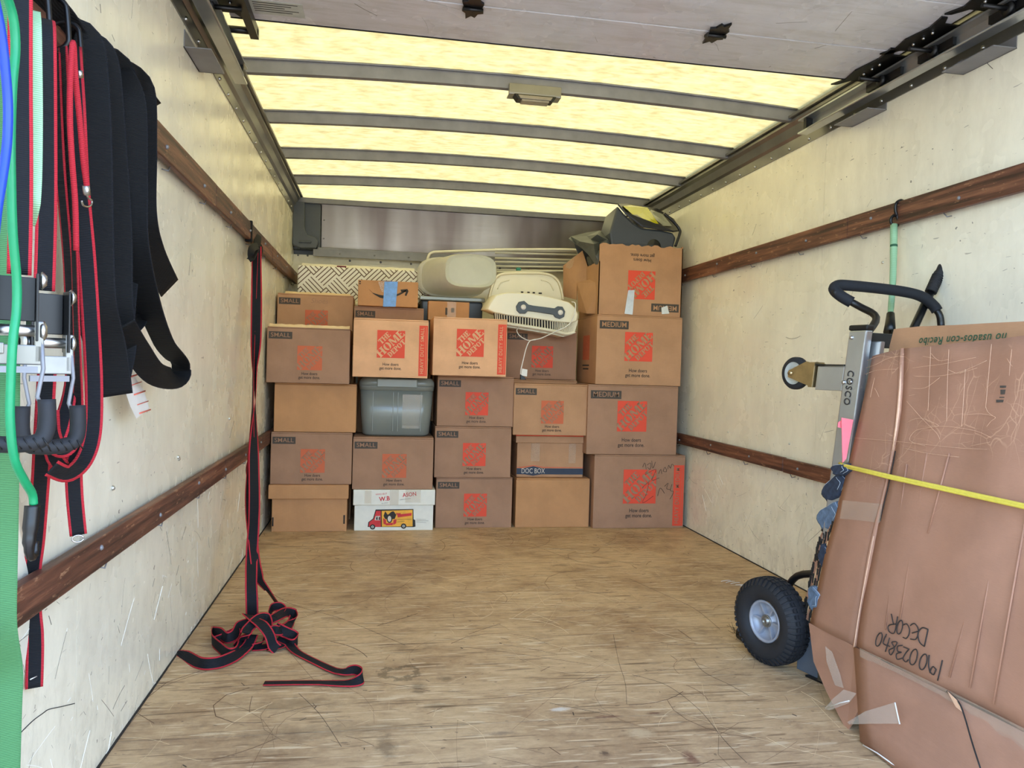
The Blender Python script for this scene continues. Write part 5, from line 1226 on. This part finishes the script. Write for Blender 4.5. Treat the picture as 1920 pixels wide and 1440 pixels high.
# carpet brush under the left wheel
t = thing('black_brush', 'black bristly dust brush on the floor behind the hand truck wheel', 'brush', at_z(1410, 1200, 0))
p = at_z(1412, 1200, 0); mk('brush_block', MB().box((p.x-.05, p.y-.02, 0), (p.x+.06, p.y+.03, .03)), 'black', t, bevel=.008)
mb = MB(); rnd = random.Random(3)
for i in range(90):
    b = p+Vector((rnd.uniform(-.06, .03), rnd.uniform(-.015, .03), .012+rnd.uniform(0, .02))); d = Vector((rnd.uniform(-1, -.1), rnd.uniform(-.6, .4), rnd.uniform(-.1, .9))).normalized()*rnd.uniform(.015, .035)
    mb.tube([b, b+d], .0006, 3, caps=False)
o = mk('bristle', mb, 'black', t); o['kind'] = 'stuff'

# folded denim quilts between the hand truck and the cardboard
def roll(label, px, py, rx_, rz_, y, mat, depth=.25, tilt=0, name='folded_jeans'):
    t = thing(name, label, 'jeans', at_y(px, py, y), 'folded jeans between the cardboard and the hand truck')
    c = at_y(px, py, y); 
    d = Vector((1, .05, 0)).normalized()
    rings = []
    for f, k in ((0, .78), (.004, .93), (.014, 1.0), (depth*.6, 1.0), (depth, .9)):
        rr = []
        for i in range(24):
            a = 2*math.pi*i/24; cc_, ss_ = math.cos(a), math.sin(a)
            v = Vector((0, (rx_*abs(cc_)**.8*math.copysign(1, cc_)+.006*math.sin(5*a))*k, rz_*abs(ss_)**.75*math.copysign(1, ss_)*k*(1+.12*math.sin(3*a)))); v = Matrix.Rotation(tilt, 3, 'X') @ v
            rr.append(c+d*f+v)
        rings.append(rr)
    mk('folded_cloth', loft_rings(MB(), rings), mat, t)
    sm_ = MB()
    for k in (.62, .9):
        pts = [c+(p-c)*k/.78+Vector((-.0012, -.0012, 0)) for p in rings[0][:]] if k < .8 else [p+Vector((-.001, -.001, 0)) for p in rings[1]]
        sm_.tube(pts[(3 if k > .8 else 9):17], .0006, 4)
    mk('stitching', sm_, 'seam', t); return t
roll('pale blue folded denim bulging left of the cardboard, lowest of the upper folds', 1551, 968, .064, .034, 2.01, 'denim_light', .16, -.5)
roll('dark blue folded denim above the pale blue fold beside the cardboard', 1560, 914, .066, .030, 1.995, 'denim', .16, -.62)
roll('small dark denim fold just under the yellow cord', 1571, 880, .04, .016, 1.95, 'denim', .12, -.2)
roll('dark denim fold low down above the hand truck wheel', 1545, 1048, .04, .03, 1.98, 'denim', .13, .7)
roll('bright blue cloth fold beside the wheel behind the cardboard edge', 1523, 1122, .03, .035, 2.0, 'denim_light', .13, .3)
roll('pale blue cloth fold at the bottom beside the toe plate', 1530, 1205, .03, .03, 1.98, 'denim_light', .12, .3)
t = thing('pink_flagging', 'pink flagging tape folded against the hand truck rail', 'tape', at_y(1585, 820, 1.95))
mk('tape_strip', MB().prism([at_y(a, b, 1.93) for a, b in ((1578, 783), (1600, 787), (1587, 860), (1580, 868))], (0, .002, 0)).prism([at_y(a, b, 1.94) for a, b in ((1579, 787), (1572, 792), (1571, 801), (1579, 803))], (0, .002, 0)), 'pink', t)

# ------------------------------------------------------------------ cardboard bundle
def PX(y, z, dx=0):      # the leaning face: x from height
    return 1.80+(z-.19)*(.10/.77)+dx
t = thing('cardboard_bundle', 'tall bundle of flattened brown cardboard marked DECOR leaning along the right wall', 'cardboard', (1.9, 1.4, 0))
YN = .80
def face_pt(y, z, dx=0): return Vector((PX(y, z, dx), y, z))
NY = 26
def sheet_grid(ys, zlo, zhi, dx, amp, seed, th, nz=10):
    rnd = random.Random(seed); mb = MB(); nyy = len(ys); vs = []
    for j in range(nz+1):
        for i, y in enumerate(ys):
            f = j/nz; a, b = zlo(y), zhi(y); z = a+(b-a)*f
            yy = y+(1-f)*0+ (shear(y)*(1-f))
            w = amp*(math.sin(y*23+seed)*.5+math.sin(z*11+y*7+seed*2)*.5)
            vs.append(Vector((PX(yy, z, dx+w), yy, z)))
    mb.add(vs, [(j*nyy+i, j*nyy+i+1, (j+1)*nyy+i+1, (j+1)*nyy+i) for j in range(nz) for i in range(nyy-1)], 0, True)
    return mb
# vertical creases lean: the foot of each vertical line sits slightly deeper than its head where y is large
def shear(y): return .0
# far strip (narrow side panel) : top y 1.895-1.785, foot 2.0-1.775
YT0, YT1 = 1.885, 1.785; YF0, YF1 = 1.995, 1.800
def quad_sheet(c00, c10, c11, c01, nu, nv, amp, seed, off=0):
    mb = MB(); vs = []
    for j in range(nv+1):
        for i in range(nu+1):
            u_, v_ = i/nu, j/nv; p = (c00*(1-u_)+c10*u_)*(1-v_)+(c01*(1-u_)+c11*u_)*v_
            e = min(u_, 1-u_, v_, 1-v_)*6; e = min(1, e)
            w = amp*e*(math.sin(u_*9+seed+v_*3)*.5+math.sin(v_*7+seed*1.7+u_*4)*.5)
            vs.append(p+Vector((w+off, 0, 0)))
    mb.add(vs, [(j*(nu+1)+i, j*(nu+1)+i+1, (j+1)*(nu+1)+i+1, (j+1)*(nu+1)+i) for j in range(nv) for i in range(nu)], 0, True); return mb
far_top0 = at_x(1636, 664, PX(0, .955)); far_top1 = at_x(1694, 653, PX(0, .95)); far_foot0 = at_x(1519, 1168, 1.80); far_foot1 = at_x(1606, 1212, 1.80)
# bow of the left edge
mb = MB(); rows_ = []
edgeL = [(1637, 668, .955), (1616, 770, .80), (1593, 868, .64), (1570, 960, .49), (1548, 1040, .37), (1533, 1110, .27), (1520, 1168, .19)]
edgeR = [(1696, 654, .955), (1690, 770, .80), (1672, 880, .64), (1650, 975, .49), (1633, 1060, .37), (1618, 1140, .27), (1607, 1212, .185)]
def dens(E_, k=3):
    P = [at_x(a, b, PX(0, z)) for a, b, z in E_]; return spline(P, k)
EL, ER = dens(edgeL), dens(edgeR)
vs = []
for a, b in zip(EL, ER):
    for i in range(7):
        f = i/6; vs.append(a*(1-f)+b*f+Vector((-.006*math.sin(math.pi*f), 0, 0)))
mb = MB().add(vs, [(j*7+i, j*7+i+1, (j+1)*7+i+1, (j+1)*7+i) for j in range(len(EL)-1) for i in range(6)], 0, True)
mk('end_panel', mb, 'card_worn', t, solid=.005)
# long face
top2 = at_x(1930, 630, PX(0, .97)); foot2 = at_x(1926, 1372, 1.80)
dirt = (top2-ER[0]); dirf = (foot2-ER[-1])
NEAR_T = ER[0]+dirt*1.9; NEAR_F = ER[-1]+dirf*1.9
n2 = 24; vs = []
for j, b in enumerate(ER):
    f = j/(len(ER)-1); e = NEAR_T*(1-f)+NEAR_F*f
    for i in range(n2+1):
        g_ = i/n2; p = b*(1-g_)+e*g_; w = .004*math.sin(g_*21+j*.3)*min(1, 8*g_)+.004*math.sin(g_*7+f*5)*min(1, 8*g_)
        vs.append(p+Vector((w-.004, 0, 0)))
mk('long_panel', MB().add(vs, [(j*(n2+1)+i, j*(n2+1)+i+1, (j+1)*(n2+1)+i+1, (j+1)*(n2+1)+i) for j in range(len(ER)-1) for i in range(n2)], 0, True), 'card_worn', t, solid=.005)
# rolled corner ridge between them
mk('corner_ridge', MB().tube([p+Vector((-.006, 0, 0)) for p in ER], [.006+.002*math.sin(i*.7) for i in range(len(ER))], 8), 'card_worn', t)
mk('torn_corner', MB().tube([p+Vector((-.011, -.004, 0)) for p in ER[1:6]], [.001, .003, .004, .003, .001], 8, res=0), 'crease', t)
mk('corner_gap', MB().tube([p+Vector((-.0075, -.010, 0)) for p in ER[5:10]], .0012, 6), 'dark_gap', t)
mk('worn_ridge', MB().tube([p+Vector((-.0115, -.004, 0)) for p in ER[10:]], .0014, 6), 'crease', t)
# bottom flaps folded outwards to the floor
fa = [far_foot0, far_foot1]
flapL = [ER[-1]+Vector((-.004, 0, 0)), EL[-1]+Vector((-.004, 0, 0)), at_x(1530, 1240, 1.785), at_x(1556, 1295, 1.76), at_z(1592, 1372, .004), at_z(1612, 1345, .02)+Vector((0, 0, .0))]
fl1 = [ER[-1], EL[-1], at_x(1529, 1240, 1.783), at_x(1553, 1296, 1.765), at_x(1592, 1371, 1.745), at_x(1615, 1330, 1.755), at_x(1613, 1262, 1.78)]
mk('end_flap', MB().prism([p+Vector((-.006, 0, 0)) for p in fl1], (.005, 0, 0)), 'card_worn', t)
n_f = at_z(1662, 1444, .004); d_f = (n_f-at_z(1619, 1392, .004))
a0 = ER[-1]+Vector((-.008, 0, 0)); b0 = at_z(1617, 1390, .004)
b0.x -= .004
b1 = Vector((b0.x-.01, .78, .004)); a1_ = NEAR_F+Vector((-.008, 0, 0))
mk('long_flap', quad_sheet(a0, a1_, b1, b0, 16, 4, .010, 2), 'card_worn', t, solid=.005)
mk('torn_slit', MB().tube([at_x(a, b, x_) for a, b, x_ in ((1776, 1296, 1.785), (1797, 1316, 1.780), (1808, 1342, 1.773), (1822, 1390, 1.758), (1838, 1440, 1.742))], .0016, 6, res=3), 'dark_gap', t)
mk('torn_white_edge', MB().prism([at_x(a, b, 1.780) for a, b in ((1777, 1296), (1797, 1315), (1805, 1335), (1793, 1326))], (-.001, 0, 0)), 'crease', t)
# stack of further sheets behind, corrugated edges showing
for i in range(4):
    off = .006+.005*i; sh = Vector((off, .006*math.sin(i*2.3)+.002*i, -.004*i))
    z_top = .955-.01*i; q4 = [EL[0]+sh+Vector((0, -.02, -.03)), NEAR_T+sh, NEAR_F+sh, EL[-1]+sh+Vector((0, .004, .01))]
    mb = MB(); 
    pts = [p+sh+Vector((0, .003*math.sin(k*1.9+i)+(.016+.020*i)*min(1, max(0, (k-5)/5)), 0)) for k, p in enumerate(EL[1:])]
    poly_ = pts+[NEAR_F+sh, NEAR_T+sh]
    mk('cardboard_sheet', MB().prism(poly_, (.004, 0, 0)), 'card_torn' if i % 2 == 0 else 'card_worn', t)
cg = MB(); rnd = random.Random(9)
for k in range(110):
    i = rnd.randrange(9, len(EL)-1); f = rnd.random(); p = EL[i]*(1-f)+EL[i+1]*f; i_ = rnd.randrange(0, 4)
    p = p+Vector((.0055+.005*i_, .0165+.02*i_-.004*rnd.random(), 0)); cg.box((p.x-.0005, p.y, p.z-.006-.012*rnd.random()), (p.x+.002, p.y+.007, p.z+.006))
o = mk('corrugation', cg, 'dark_gap', t); o['kind'] = 'stuff'
# taller sheet behind with green lettering upside down
tb = [at_x(1668, 648, 1.955), at_x(1676, 617, 1.958), at_x(1724, 612, 1.958), at_x(1800, 609, 1.958), at_x(1850, 606, 1.958), at_x(1930, 602, 1.958)]
low_ = [Vector((1.93, 1.2, .6)), Vector((1.93, tb[0].y, .6))]
mk('tall_sheet', MB().prism(tb+[Vector((1.958, tb[-1].y-.1, tb[-1].z)), Vector((1.91, tb[-1].y-.1, .6)), Vector((1.91, tb[0].y, .6))], (.006, 0, 0)), 'card', t)
p = at_x(1800, 636, 1.951); dirv = (at_x(1900, 629, 1.951)-at_x(1700, 640, 1.951)).normalized()
link('green_lettering', text_mesh('no usados-con Recibo', 'green_print', .012, .3, 1.1), t, frame(p, -dirv, Vector((0, 0, -1))) @ Matrix.Diagonal((.0205, .020, 1, 1)))
# spacer so the bundle rests on something: inner boards down to the floor
mk('inner_board', MB().prism([Vector((1.86, 1.74, .006)), Vector((1.86, .9, .006)), Vector((1.96, .9, .9)), Vector((1.96, 1.74, .9))], (.02, 0, 0)), 'card', t)

# surface helper for marks on the long face
def onface(px, py, lift=.0105):
    # iterate on the leaning plane
    z = .5
    for _ in range(6): p = at_x(px, py, PX(0, z)-lift); z = p.z
    return p
# handwriting: stroke characters, in photo pixels
STR = {
 '1': [[(0, 1), (0, 0)]], '9': [[(.5, .35), (.2, .1), (.0, .35), (.25, .6), (.5, .35), (.5, 0)]],
 }
hw = []
hw.append([(1767, 1238), (1758, 1276)])                                        # 1
hw.append([(1755, 1255), (1750, 1265), (1744, 1259), (1749, 1250), (1755, 1255)]); hw.append([(1744, 1262), (1741, 1248), (1742, 1228)])   # 9
def loop(cx, cy, rx, ry, tilt): return [(cx+rx*math.cos(a)*math.cos(tilt)-ry*math.sin(a)*math.sin(tilt), cy+rx*math.cos(a)*math.sin(tilt)+ry*math.sin(a)*math.cos(tilt)) for a in [i*2*math.pi/10 for i in range(11)]]
hw.append(loop(1731, 1241, 6.5, 15, .25)); hw.append(loop(1713, 1232, 6.5, 15, .25))
hw.append([(1694, 1213), (1704, 1217)]); hw.append([(1704, 1217), (1697, 1226), (1693, 1235), (1698, 1241), (1703, 1237)])       # 2
hw.append([(1692, 1210), (1683, 1212), (1683, 1221), (1690, 1223), (1681, 1226), (1682, 1236), (1691, 1234)])        # 3
hw.append([(1679, 1203), (1672, 1205), (1677, 1216), (1670, 1228), (1667, 1219), (1676, 1214), (1682, 1206), (1679, 1203)])  # 8
hw.append([(1662, 1189), (1656, 1206), (1668, 1212)]); hw.append([(1668, 1196), (1660, 1222)])        # 4
hw.append(loop(1648, 1199, 5, 13, .3))                                                               # 0
hw.append([(1740, 1180), (1733, 1212)]); hw.append([(1740, 1180), (1729, 1177), (1721, 1188), (1724, 1204), (1733, 1212)])        # D
hw.append([(1707, 1173), (1714, 1169), (1721, 1178), (1721, 1190), (1716, 1199), (1707, 1198)]); hw.append([(1720, 1184), (1710, 1187)])     # E
hw.append([(1693, 1172), (1700, 1170), (1705, 1179), (1704, 1190), (1699, 1197), (1693, 1195)])                                   # C
hw.append(loop(1687, 1176, 5, 13, .2))                                                                # O
hw.append([(1683, 1156), (1677, 1186), (1667, 1184), (1666, 1173), (1679, 1170)]); hw.append([(1675, 1170), (1671, 1151)])     # R
mb = MB()
for ln in hw: mb.tube([onface(a, b, .0135) for a, b in ln], .0014, 5, res=4)
mk('marker_handwriting', mb, 'ink', t)
# creases, tape wrinkles and rubbed fold lines
rnd = random.Random(12); mb = MB()
def wrinkle(pts, r=.00045): mb.tube([onface(a, b, .0115) for a, b in pts], r, 4, res=4)
W_ = [[(1711, 690), (1740, 686), (1765, 683), (1800, 676), (1830, 670)], [(1712, 705), (1750, 706), (1790, 700), (1815, 692), (1850, 676)], [(1778, 693), (1795, 700), (1812, 694)], [(1708, 728), (1735, 727), (1762, 708)],
      [(1626, 676), (1650, 667), (1675, 670), (1695, 664)], [(1624, 690), (1645, 682), (1665, 672), (1685, 668)], [(1622, 702), (1645, 694), (1680, 692)], [(1704, 742), (1715, 740)], [(1730, 668), (1752, 672)],
      [(1602, 821), (1640, 824), (1685, 828), (1740, 834), (1800, 840), (1860, 843), (1925, 848)], [(1694, 840), (1740, 850), (1798, 857)], [(1700, 792), (1725, 784), (1760, 798), (1740, 802), (1716, 808), (1706, 826), (1735, 836)],
      [(1735, 799), (1780, 800), (1830, 808), (1862, 822), (1890, 826), (1925, 830)], [(1820, 836), (1850, 830), (1880, 824)], [(1805, 778), (1840, 776), (1866, 782), (1858, 790), (1850, 800)], [(1848, 762), (1852, 772), (1862, 780)], [(1877, 768), (1898, 768), (1910, 774)],
      [(1888, 672), (1900, 688), (1920, 687)], [(1745, 662), (1760, 676), (1778, 674)], [(1832, 690), (1812, 696), (1800, 700)], [(1700, 752), (1712, 766), (1730, 786), (1756, 812), (1762, 824)]]
for w_ in W_: wrinkle(w_)
for x0_, y0_, x1_, y1_ in ((1859, 645, 1848, 765), (1810, 692, 1803, 800), (1745, 650, 1740, 770), (1779, 655, 1775, 790), (1897, 655, 1892, 720), (1903, 760, 1886, 830), (1640, 708, 1632, 745), (1640, 728, 1648, 744)):
    wrinkle([(x0_, y0_), ((x0_+x1_)/2+rnd.uniform(-1, 1), (y0_+y1_)/2), (x1_, y1_)], .0005)
o = mk('tape_wrinkle', mb, 'crease', t)
mb = MB()
for x0_, y0_, x1_, y1_ in ((1738, 850, 1688, 1160), (1700, 870, 1660, 1180), (1888, 900, 1818, 1290), (1860, 980, 1780, 1270), (1925, 960, 1862, 1320), (1780, 850, 1740, 1000)):
    mb.tube([onface(x0_, y0_, .0085), onface(x1_, y1_, .0105)], .0022, 6)
mk('fold_ridge', mb, 'card_worn', t)
F0 = onface(1883, 736, .0105); d_ = (onface(1900, 737, .0105)-onface(1866, 737, .0105)).normalized()
q2 = MB()
for (a, b, w, h) in ((1883, 725, 16, 4), (1882, 735, 12, 9), (1882, 745, 16, 2), (1882, 752, 28, 5)):
    q2.prism([onface(a-w/2, b-h/2, .0115), onface(a+w/2, b-h/2, .0115), onface(a+w/2, b+h/2, .0115), onface(a-w/2, b+h/2, .0115)], (-.0004, 0, 0))
mk('small_print', q2, 'ink_label', t)
c_ = onface(1925, 742, .0115); mk('round_stamp', MB().tube([onface(1925+15*math.cos(a), 742+20*math.sin(a), .0115) for a in [i*math.pi/12 for i in range(25)]], .0008, 4), 'ink_label', t)
# clear packing tape, some peeling off
mk('packing_tape', MB().prism([onface(a, b, .0125) for a, b in ((1580, 938), (1655, 945), (1650, 980), (1575, 972))], (-.0003, 0, 0)), 'tape', t)
mk('packing_tape', MB().prism([onface(a, b, .014) for a, b in ((1612, 1215), (1770, 1290), (1925, 1368), (1925, 1410), (1800, 1335), (1614, 1262))], (-.0003, 0, 0)), 'tape', t)
mk('peeling_tape', MB().prism([at_x(a, b, 1.73) for a, b in ((1589, 1354), (1622, 1334), (1678, 1317), (1686, 1357), (1640, 1357), (1592, 1358))], (-.0006, 0, 0)), 'film', t)
mk('peeling_tape', MB().prism([at_x(a, b, 1.74) for a, b in ((1546, 1329), (1562, 1310), (1582, 1293), (1606, 1300), (1592, 1318), (1556, 1332))], (-.0006, 0, 0)), 'film', t)
mk('peeling_tape', MB().prism([at_x(a, b, 1.765) for a, b in ((1548, 1212), (1560, 1222), (1574, 1260), (1582, 1290), (1566, 1285), (1550, 1240))], (-.0006, 0, 0)), 'film', t)
mk_each('tape_fold', [MB().tube([at_x(a, b, 1.728) for a, b in ((1678, 1317), (1682, 1336), (1687, 1358))], .0016, 5), MB().tube([at_x(a, b, 1.738) for a, b in ((1549, 1328), (1575, 1318), (1592, 1314))], .0016, 5), MB().tube([at_z(a, b, .01) for a, b in ((1618, 1397), (1645, 1412), (1680, 1437))], .0016, 5)], 'white', t)
# yellow elastic cord round the bundle
t = thing('yellow_cord', 'yellow elastic cord stretched level around the cardboard bundle', 'cord', onface(1700, 898))
mk('cord', MB().tube([at_y(1574, 868, 1.99), onface(1580, 872, .018), onface(1670, 893, .022), onface(1780, 917, .024), onface(1925, 949, .024), Vector((PX(.625, -.024), 1.1, .625)), Vector((PX(.625, -.020), .955, .625)), Vector((PX(.625, .03), .925, .625)), Vector((1.98, .94, .625))], .0048, 8), 'yellow_cord', t)
mk('cord', MB().tube([at_y(1577, 871, 1.985), onface(1590, 877, .018), onface(1670, 897, .025), onface(1780, 921, .027), onface(1925, 953, .027), Vector((PX(.621, -.026), 1.1, .619)), Vector((PX(.621, -.022), .953, .619)), Vector((PX(.621, .03), .921, .619)), Vector((1.98, .936, .619))], .0034, 8), 'yellow_cord', t)

# green bungee hanging from an S hook on the right rail
hp_ = at_x(1680, 395, W-.035)
t = thing('bungee_tie', 'pale green bungee strap hooked on the right rail down to the hand truck', 'strap', hp_)
yb_ = hp_.y
hk = [at_y(a, b, yb_+.0) for a, b in ((1693, 377), (1688, 376), (1680, 382), (1679, 395), (1683, 410), (1685, 418), (1680, 424), (1672, 420), (1670, 412), (1674, 405), (1680, 404))]
mk('hook', MB().tube(hk, .0052, 8, res=4), 'black', t)
mk('elastic', MB().tube([at_y(1676, 421, yb_), at_y(1675, 500, yb_-.03), at_y(1672, 560, yb_-.07), at_y(1669, 592, yb_-.1)], [.0115, .0105, .0095, .0085], 10, res=3), 'green_web', t)
mk('stitched_band', MB().tube([at_y(1676, 459, yb_-.015), at_y(1676, 463, yb_-.016)], .0118, 10), 'green_print', t)
mk('buckle', MB().tube([at_y(1670, 588, yb_-.1), at_y(1669, 610, yb_-.12), at_y(1668, 624, yb_-.13)], [.012, .016, .019], 10), 'black', t)
mk('lower_hook', MB().tube([at_y(1672, 620, yb_-.14), at_y(1676, 640, yb_-.16), at_y(1676, 655, yb_-.18)], .008, 8), 'black', t)
# black pry stick with ribbed grip
t = thing('ribbed_stick', 'black stick with a ribbed rubber grip leaning behind the hand truck handle', 'stick', at_y(1740, 550, 2.2))
g0, g1 = at_y(1769, 495, 2.17), at_y(1745, 548, 2.16)
low__ = at_y(1712, 618, 2.14)
mk('shaft', MB().tube([g1+(g0-g1)*.1, low__, low__+(low__-g1)*1.5], .0125, 10), 'black', t)
mk('grip', MB().tube([g0+(g0-g1)*.02, g0+(g1-g0)*.08, g0+(g1-g0)*.25, g0+(g1-g0)*.34, g0+(g1-g0)*.4, g1], [.008, .013, .013, .016, .0155, .0175], 14), 'rubber', t)
mb = MB()
for i in range(9):
    p = g0+(g1-g0)*(.42+.06*i); mb.tube([p, p+(g1-g0)*.02], .0178, 14)
mk('grip_rib', mb, 'rubber', t)
# crumb of white paper/strapping on the floor
t_ = MB(); rnd = random.Random(5)
for i in range(7):
    a = at_z(1352+i*9, 1090+i*2.2, .001); t_.tube([a, a+Vector((.025, rnd.uniform(-.01, .01), .003)), a+Vector((.045, rnd.uniform(-.012, .012), .001))], .0014, 4, res=2)
o = mk('paper_shred', t_, 'white'); tag(o, 'scrap of frayed white strapping on the floor by the hand truck wheel', 'scrap')
# long curved scratches in the floor
sl = MB()
for ln in (((1150, 1190), (1160, 1240), (1172, 1280), (1175, 1320)), ((1185, 1265), (1250, 1285), (1310, 1330), (1360, 1390), (1400, 1430)), ((1300, 1235), (1320, 1260), (1370, 1285), (1405, 1305)), ((1030, 1318), (1080, 1328), (1150, 1342)), ((560, 1300), (600, 1340), (640, 1400)), ((480, 1090), (540, 1130), (640, 1160), (760, 1210)), ((1180, 1085), (1235, 1110), (1300, 1140), (1350, 1180)), ((900, 1000), (1050, 1030), (1200, 1060))):
    sl.tube([at_z(a, b, .0001) for a, b in ln], .0006, 4, res=6)
o = mk('scratch', sl, 'floor_edge', fl); o['kind'] = 'stuff'
def scratches(name, n, pt, size, mat, parent, seed, r0, r1, lmin, lmax, bend=1.2, pref=None):
    rnd = random.Random(seed); mb = MB()
    for _ in range(n):
        u, v = rnd.random()*size[0], rnd.random()*size[1]; a = rnd.gauss(*pref) if pref and rnd.random() < .6 else rnd.random()*6.28; L_ = lmin+(lmax-lmin)*rnd.random()**3; k = rnd.gauss(0, bend); P = [(u, v)]
        for i in range(5):
            a += k*L_/5*3; u += math.cos(a)*L_/5; v += math.sin(a)*L_/5
            u = min(max(u, .004), size[0]-.004); v = min(max(v, .004), size[1]-.004); P.append((u, v))
        mb.tube([pt(a_, b_) for a_, b_ in P], r0+(r1-r0)*rnd.random()**2, 4, smooth=False, caps=False)
    o = mk(name, mb, mat, parent); o['kind'] = 'stuff'; return o
M['scratch_dark'] = simple('scratch_dark', (104, 78, 56), .7, bump=0); M['scratch_light'] = simple('scratch_light', (214, 190, 150), .7, bump=0)
M['scuff_dark'] = simple('scuff_dark', (120, 112, 98), .7, bump=0); M['scuff_light'] = simple('scuff_light', (250, 248, 238), .6, bump=0)
fp = lambda u, v: Vector((u, 1.2+v, .0))
scratches('dark_scratch', 330, fp, (2.3, 2.9), 'scratch_dark', fl, 1, .0003, .0011, .04, .55, 1.5)
scratches('light_scratch', 330, fp, (2.3, 2.9), 'scratch_light', fl, 2, .0003, .0009, .03, .45, 1.2)
scratches('gouge', 70, fp, (2.3, 2.9), 'floor_edge', fl, 3, .0007, .0018, .008, .035, .5)
for wall_, x_, sd_ in ((wl, 0.0, 5), (wr, W, 8)):
    wp_ = lambda u, v, x_=x_: Vector((x_, 1.1+u, v))
    scratches('scuff', 60, wp_, (3.9, 1.85), 'scuff_dark', wall_, sd_, .0004, .0011, .006, .12, 1)
    scratches('low_scuff', 170, lambda u, v, x_=x_: Vector((x_, 1.1+u, v)), (3.0, .45), 'scuff_dark', wall_, sd_+1, .0003, .0010, .006, .13, 1)
    scratches('pale_scratch', 80, lambda u, v, x_=x_: Vector((x_, 1.1+u, v)), (3.0, .5), 'scuff_light', wall_, sd_+2, .0004, .0012, .01, .16, .6)
scratches('door_scratch', 60, lambda u, v: Vector((.15+u, 1.2+v, ZD)), (2.0, 1.3), 'scuff_dark', dr, 31, .0004, .0011, .01, .25, 1)
